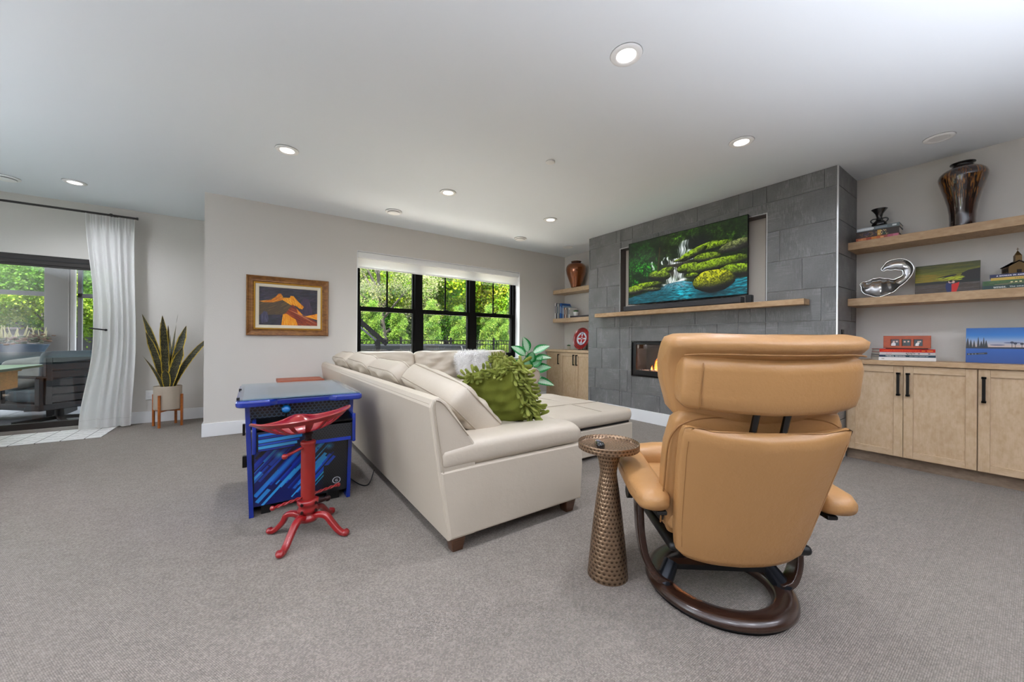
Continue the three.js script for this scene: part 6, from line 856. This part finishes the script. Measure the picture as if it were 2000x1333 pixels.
  for (const [x, z, h, r] of [[3.2, -24, 9.5, 3.4], [7.4, -25.5, 10, 3.6], [11.6, -25, 10, 3.6], [16, -25, 10.5, 3.8], [20.5, -26, 10.5, 3.8], [5, -32, 12, 4.2], [12.5, -33, 12.5, 4.4], [20, -33, 12.5, 4.4], [-3.5, -23, 9, 3.4], [-8, -22, 9, 3.6], [-12.5, -24, 9.5, 3.8], [-6, -30, 11, 4.2]]) tree(LB, GB, x, z, h, r, [...GR, ...DK], 2600, broad, rnd(-0.4, 0.4), 0.14);
  // seen through the glass door
  tree('bright spreading maple with layered leaves behind the porch, seen through the glass door', undefined, -4.1, -13.6, 3.0, 1.5, [0xa2c834, 0x8cb828, 0xbcd84a, 0x78a422], 1900, fine, 0.1, 0.55, 0.25); tree('round green garden tree left of the maple, seen through the glass door', undefined, -6.4, -16.2, 4.6, 1.7, [...GR, 0x8cb82c], 2400, fine, 0, 0.34); tree('green garden tree right of the porch post beside the white curtain', undefined, -3.3, -16.6, 4.8, 1.7, [...GR, 0x86b02e], 1900, fine, 0, 0.12);
  tree('taller green tree behind the maple, seen in the upper door panes', undefined, -5.2, -17.5, 6.2, 2.3, GR, 2400, broad, 0, 0.2);
  // arborvitae columns along the fence
  const AL = 'narrow columnar evergreen in the row along the black fence', AG = 'columnar evergreens along the fence';
  for (const [n, [x, z, h, r]] of [[3.25, -12.7, 2.55, 0.36], [4.15, -12.8, 2.4, 0.34], [5.3, -12.7, 2.75, 0.38], [6.45, -12.8, 2.6, 0.36], [7.75, -12.7, 2.7, 0.38], [8.45, -12.8, 2.5, 0.33], [9.6, -12.7, 2.45, 0.33]].entries()) {
    const o = thing('columnar_evergreen', AL + ', ' + ORD[n] + ' from the left', 'evergreen', [x, 0, z], 0, AG); part('trunk', rod([0, G - 0.05, 0], [0, h * 0.7, 0], 0.05, 0.02, 8), bark, o); const lumps = []; for (let i = 0; i < 16; i++) { const t = (i + 0.5) / 16; for (let k = 0; k < 2; k++) lumps.push([r * 0.4 * cos(i * 2.4 + k * 3.1), G + 0.1 + (h - 0.15) * t, r * 0.4 * sin(i * 2.4 + k * 3.1), r * (1.0 - 0.75 * t * t) * 0.66, 1.1]); } crown(o, scale, lumps, 2400, [0x6f9c2e, 0x86b03a, 0x5c8a28, 0x9cb84a], 0.6, 1.0);
  }
  // black metal fence
  const fe = thing('metal_fence', 'black metal picket fence behind the hot tub', 'fence', [0, 0, 0]), fmt = std(0x020203, 0.8, { specularIntensity: 0.1 }); const pk = bx(-0.008, 0.008, G, 1.12, -0.008, 0.008);
  for (const y of [0.02, 0.95, 1.08]) part('rail', bx(2.2, 11.2, y, y + 0.03, -12.115, -12.085), fmt, fe);
  for (let x = 2.2; x <= 11.21; x += 1.8) part('post', bx(x - 0.03, x + 0.03, G, 1.2, -12.13, -12.07), fmt, fe);
  for (let x = 2.32; x < 11.2; x += 0.12) { const p = part('picket', pk, fmt, fe); p.position.set(x, 0, -12.1); }
  // hot tub
  const ht = thing('hot_tub', 'grey hot tub with a dark folded cover outside the triple window', 'hot tub', [3.36, 0, -9.55]);
  part('cabinet', [bx(-1.17, 1.17, G, 0.84, -1.05, 1.0, 0.05)], std(0x505656, 0.8, { specularIntensity: 0.3 }), ht); for (let i = 0; i < 4; i++) part('side_rib', bx(-1.05 + i * 0.6, -0.75 + i * 0.6, 0.0, 0.78, 1.0, 1.012, 0.004), std(0x464c4c, 0.8), ht);
  const cov = std(0x0a0d10, 0.9, { specularIntensity: 0.1 }); part('cover', [bx(-1.2, -0.005, 0.84, 0.985, -1.08, 1.04, 0.03), bx(0.005, 1.2, 0.84, 0.985, -1.08, 1.04, 0.03)], cov, ht); part('cover_skirt', [bx(-1.19, 1.19, 0.74, 0.85, 1.022, 1.034)], std(0x23292e, 0.7), ht); part('strap', [bx(-0.32, -0.28, 0.6, 0.9, 1.036, 1.042), bx(-0.33, -0.27, 0.57, 0.61, 1.013, 1.045, 0.005)], M.black, ht); part('cover_lifter', [bar([1.0, 0.95, 1.06], [1.16, 0.5, 1.06], 0.03, 0.03)], std(0x1c2022, 0.7), ht); part('control_box', bx(-0.75, -0.52, 0.68, 0.8, 1.002, 1.02, 0.004), std(0x8d9798, 0.5), ht);
  // stair rail
  const sr = thing('stair_rail', 'dark metal handrail of an outside stair behind the left window pane', 'handrail', [0, 0, 0]); part('top_rail', bar([1.15, 1.805, -7.0], [2.05, 1.02, -7.0], 0.05, 0.075), std(0x050609, 0.8, { specularIntensity: 0.1 }), sr); part('lower_rail', bar([1.1, 1.745, -6.98], [1.9, 1.045, -6.98], 0.03, 0.03), std(0x20222c, 0.8, { specularIntensity: 0.1 }), sr); part('post', bx(1.845, 1.925, G, 1.12, -7.04, -6.96, 0.006), std(0x050609, 0.8, { specularIntensity: 0.1 }), sr);
  const ub = thing('garden_shed', 'small white garden shed behind pickets at the lower left of the triple window', 'shed', [2.25, 0, -10.9]); part('wall', bx(-0.35, 0.12, G, 0.98, -0.4, 0.0, 0.01), std(0x8a8983, 0.7), ub); part('roof', extrude([[-0.42, 0.98], [0.2, 0.98], [-0.1, 1.1]], 0.45, 0.004).translate(0, 0, -0.43), std(0x82827d, 0.7), ub);
}
// ---------------------------------------------------------------- porch seen through the sliding door
{
  const G = -0.06, pv = [0x55565c, 0x5c5d62, 0x4e4f55].map((c) => std(c, 0.8, { bumpMap: tex(128, 128, (u, v) => fbm(u, v, 16, 3), false, [2, 2]), bumpScale: 0.002 }));
  const patio = struct('patio', bx(-9, 0.6, G - 0.3, G - 0.03, -10.3, ZFAR - 0.165), std(0x6d6e72, 0.95));
  for (let i = 0; i < 16; i++) for (let j = 0; j < 7; j++) { const x = -8.98 + i * 0.6, z = -6.9 - j * 0.48; part('paver', bx(x + 0.004, x + 0.594, G - 0.03, G, z - 0.474, z - 0.004, 0.004), pv[floor(rnd(3))], patio); }
  struct('porch_ceiling', bx(-9, 0.6, 2.7, 2.8, -10.1, ZFAR - 0.165), std(0xd0d0cf, 0.9));
  const pg = std(0x5c5a59, 0.7), wf = std(0x77777a, 0.5), gf = std(0x55545a, 0.5);
  const pc = thing('porch_column', 'wide grey porch column outside the glass door', 'column', [-2.64, 0, -9.45]); part('shaft', bx(-0.14, 0.12, G, 2.7, -0.14, 0.14, 0.006), pg, pc); part('base_trim', bx(-0.155, 0.135, G, 0.14, -0.155, 0.155, 0.006), pg, pc);
  tag(part('porch_post', bx(-2.515, -2.455, G, 2.7, -9.42, -9.36, 0.004), std(0x9c9b9e, 0.5), scene), 'slim white post beside the wide grey porch column', 'post');
  for (const [x0, x1, l, ms] of [[-5.5, -2.79, 'wide grey window screen frame with a transom left of the porch column', [-4.6, -3.62]], [-2.45, -0.6, 'grey window screen frame with a transom right of the porch column', [-1.5]]]) {
    const s = thing('porch_screen', l, 'screen', [0, 0, 0]); part('frame', [bx(x0, x1, 2.36, 2.42, -9.5, -9.44), bx(x0, x1, 1.79, 1.86, -9.5, -9.44), bx(x0, x0 + 0.05, G, 2.36, -9.5, -9.44), bx(x1 - 0.03, x1, G, 2.36, -9.5, -9.44), bx(x0, x1, 2.42, 2.699, -9.5, -9.44)], gf, s);
    let a = x0 + 0.05; for (const m of [...ms, x1 - 0.03]) { part('pane', bx(a, m - (m === x1 - 0.03 ? 0 : 0.02), 1.86, 2.36, -9.474, -9.47), std(0xc2d4dc, 0.05, { transmission: 1, thickness: 0 }), s); if (m !== x1 - 0.03) part('mullion', bx(m - 0.02, m + 0.02, 1.86, 2.36, -9.49, -9.45), wf, s); a = m + 0.02; }
  }
  const rw = struct('garden_wall', bx(-14, -0.5, G - 0.2, 1.3, -15.4, -14.9), std(0x2a2a2d, 0.9, { specularIntensity: 0.2, bumpMap: tex(128, 128, (u, v) => fbm(u, v, 16, 3), false, [2, 2]), bumpScale: 0.006 })); part('wall_cap', bx(-14, -0.5, 1.3, 1.36, -15.45, -14.85, 0.01), std(0x222225, 0.9, { specularIntensity: 0.15 }), rw);
  // planter with pale flower spikes
  const teal = std(0x0c222b, 0.85, { bumpMap: M.linen.bumpMap, bumpScale: 0.0006 }), tw = std(0x0b0c10, 0.7, { specularIntensity: 0.3 }), tg = std(0x0d3045, 0.3);
  const pl = thing('planter', 'long blue planter bowl of cream flower spikes behind the patio sofa', 'planter', [-3.02, 0, -9.25]); part('bowl', loftY([[0.86, 0.24, 0.10, 0, 0, 3], [0.88, 0.26, 0.12, 0, 0, 3], [0.985, 0.31, 0.15, 0, 0, 3], [1.0, 0.32, 0.155, 0, 0, 3]], 40), tg, pl); part('shelf', [bx(-1.2, 0.22, 0.78, 0.86, -0.17, 0.17, 0.008), bx(-1.15, -1.05, G, 0.78, -0.15, 0.15), bx(0.1, 0.2, G, 0.78, -0.15, 0.15)], pg, pl);
  const lf = []; for (let i = 0; i < 240; i++) { const x = rnd(-0.32, 0.30), z = rnd(-0.14, 0.14); lf.push(ball(rnd(0.016, 0.034), x, 1.0 + rnd(0.0, 0.11) + 0.03 * sin(x * 9), z, 1, 0.5, 0.8, 6)); } const foliage = part('foliage', lf.slice(0, 150), std(0x2c3c18, 0.8), pl); foliage.userData.kind = 'stuff'; const rf = part('rust_foliage', lf.slice(150).map((g) => g.translate(0.06, 0.02, 0.03)), std(0x4a2f18, 0.8), pl); rf.userData.kind = 'stuff';
  for (let i = 0; i < 26; i++) { const x = rnd(-0.3, 0.3), z = rnd(-0.1, 0.1), l = rnd(0.1, 0.24), a = rnd(-0.4, 0.4); part('flower_spike', rod([x, 1.04, z], [x + a * l, 1.06 + l, z], 0.014, 0.004, 8), std(0x97926e, 0.8), pl); }
  // patio sofa with teal cushions
  const ps = thing('patio_sofa', 'dark grey patio sofa with teal cushions behind the glass door', 'patio sofa', [-3.55, G, -8.5]); part('frame', [bx(-1.2, 1.2, 0.2, 0.28, -0.36, 0.4, 0.01), bx(-1.2, 1.2, 0.28, 0.84, -0.42, -0.36, 0.01), bx(-1.25, -1.15, 0, 0.62, -0.4, 0.4, 0.01), bx(1.15, 1.25, 0, 0.62, -0.4, 0.4, 0.01)], tw, ps);
  for (let i = 0; i < 3; i++) { const x = -0.76 + i * 0.76; part('seat_cushion', cushionGeo(0.75, 0.72, 0.12, 0.16, { n: 10, s: i, seg: 16 }).rotateX(-PI / 2).translate(x, 0.35, 0.02), teal, ps); part('back_cushion', rot(cushionGeo(0.75, 0.52, 0.1, 0.2, { n: 7, s: i + 4, seg: 16 }), -0.18, 0, 0).translate(x, 0.68, -0.24), teal, ps); }
  const pw = tag(part('patio_pillow', rot(cushionGeo(0.44, 0.42, 0.03, 0.16, { n: 5, s: 3, seg: 16 }), -0.3, 0.3, 0.25).translate(-2.62, 0.60, -8.34), std(0x70726f, 0.9), scene), 'pale grey throw pillow on the teal patio sofa', 'pillow'); void pw;
  // swivel patio chair with a slatted back, seen from behind
  const pc2 = thing('patio_chair', 'dark grey slat-backed swivel patio chair with teal cushions, seen from behind through the glass door', 'patio chair', [-2.2, G, -7.85], PI + 0.8), s = pc2;   // front looks to local +z
  part('back_frame', [bx(-0.36, -0.30, 0.3, 0.90, -0.40, -0.35, 0.006), bx(0.30, 0.36, 0.3, 0.90, -0.40, -0.35, 0.006), bx(-0.30, 0.30, 0.84, 0.90, -0.40, -0.35, 0.006)], tw, s); for (let i = 0; i < 5; i++) part('slat', bx(-0.30, 0.30, 0.32 + i * 0.105, 0.405 + i * 0.105, -0.39, -0.365, 0.004), tw, s);
  for (const k of [-1, 1]) { part('armrest', bx(k * 0.40 - 0.05, k * 0.40 + 0.05, 0.64, 0.665, -0.4, 0.36, 0.006), tw, s); part('arm_panel', bx(k * 0.39 - 0.02, k * 0.39 + 0.02, 0.22, 0.64, -0.38, -0.30, 0.004), tw, s); part('arm_post', bx(k * 0.39 - 0.02, k * 0.39 + 0.02, 0.22, 0.64, 0.26, 0.32, 0.004), tw, s); }
  part('seat_frame', bx(-0.41, 0.41, 0.22, 0.30, -0.38, 0.36, 0.008), tw, s); part('seat_cushion', cushionGeo(0.66, 0.66, 0.12, 0.17, { n: 9, s: 1, seg: 18 }).rotateX(-PI / 2).translate(0, 0.375, 0.02), teal, s); part('back_cushion', rot(cushionGeo(0.64, 0.56, 0.1, 0.18, { n: 8, s: 2, seg: 18 }), -0.1, 0, 0).translate(0, 0.70, -0.25), teal, s);
  part('swivel_base', [cyl(0.04, 0.05, 0.16, 0, 0.06, 0), ...[0, 1, 2, 3].map((k) => bar([0, 0.06, 0], [0.4 * cos(k * PI / 2 + 0.4), 0.025, 0.4 * sin(k * PI / 2 + 0.4)], 0.06, 0.045))], tw, s);
}
shade(scene);
renderer.render(scene, camera);
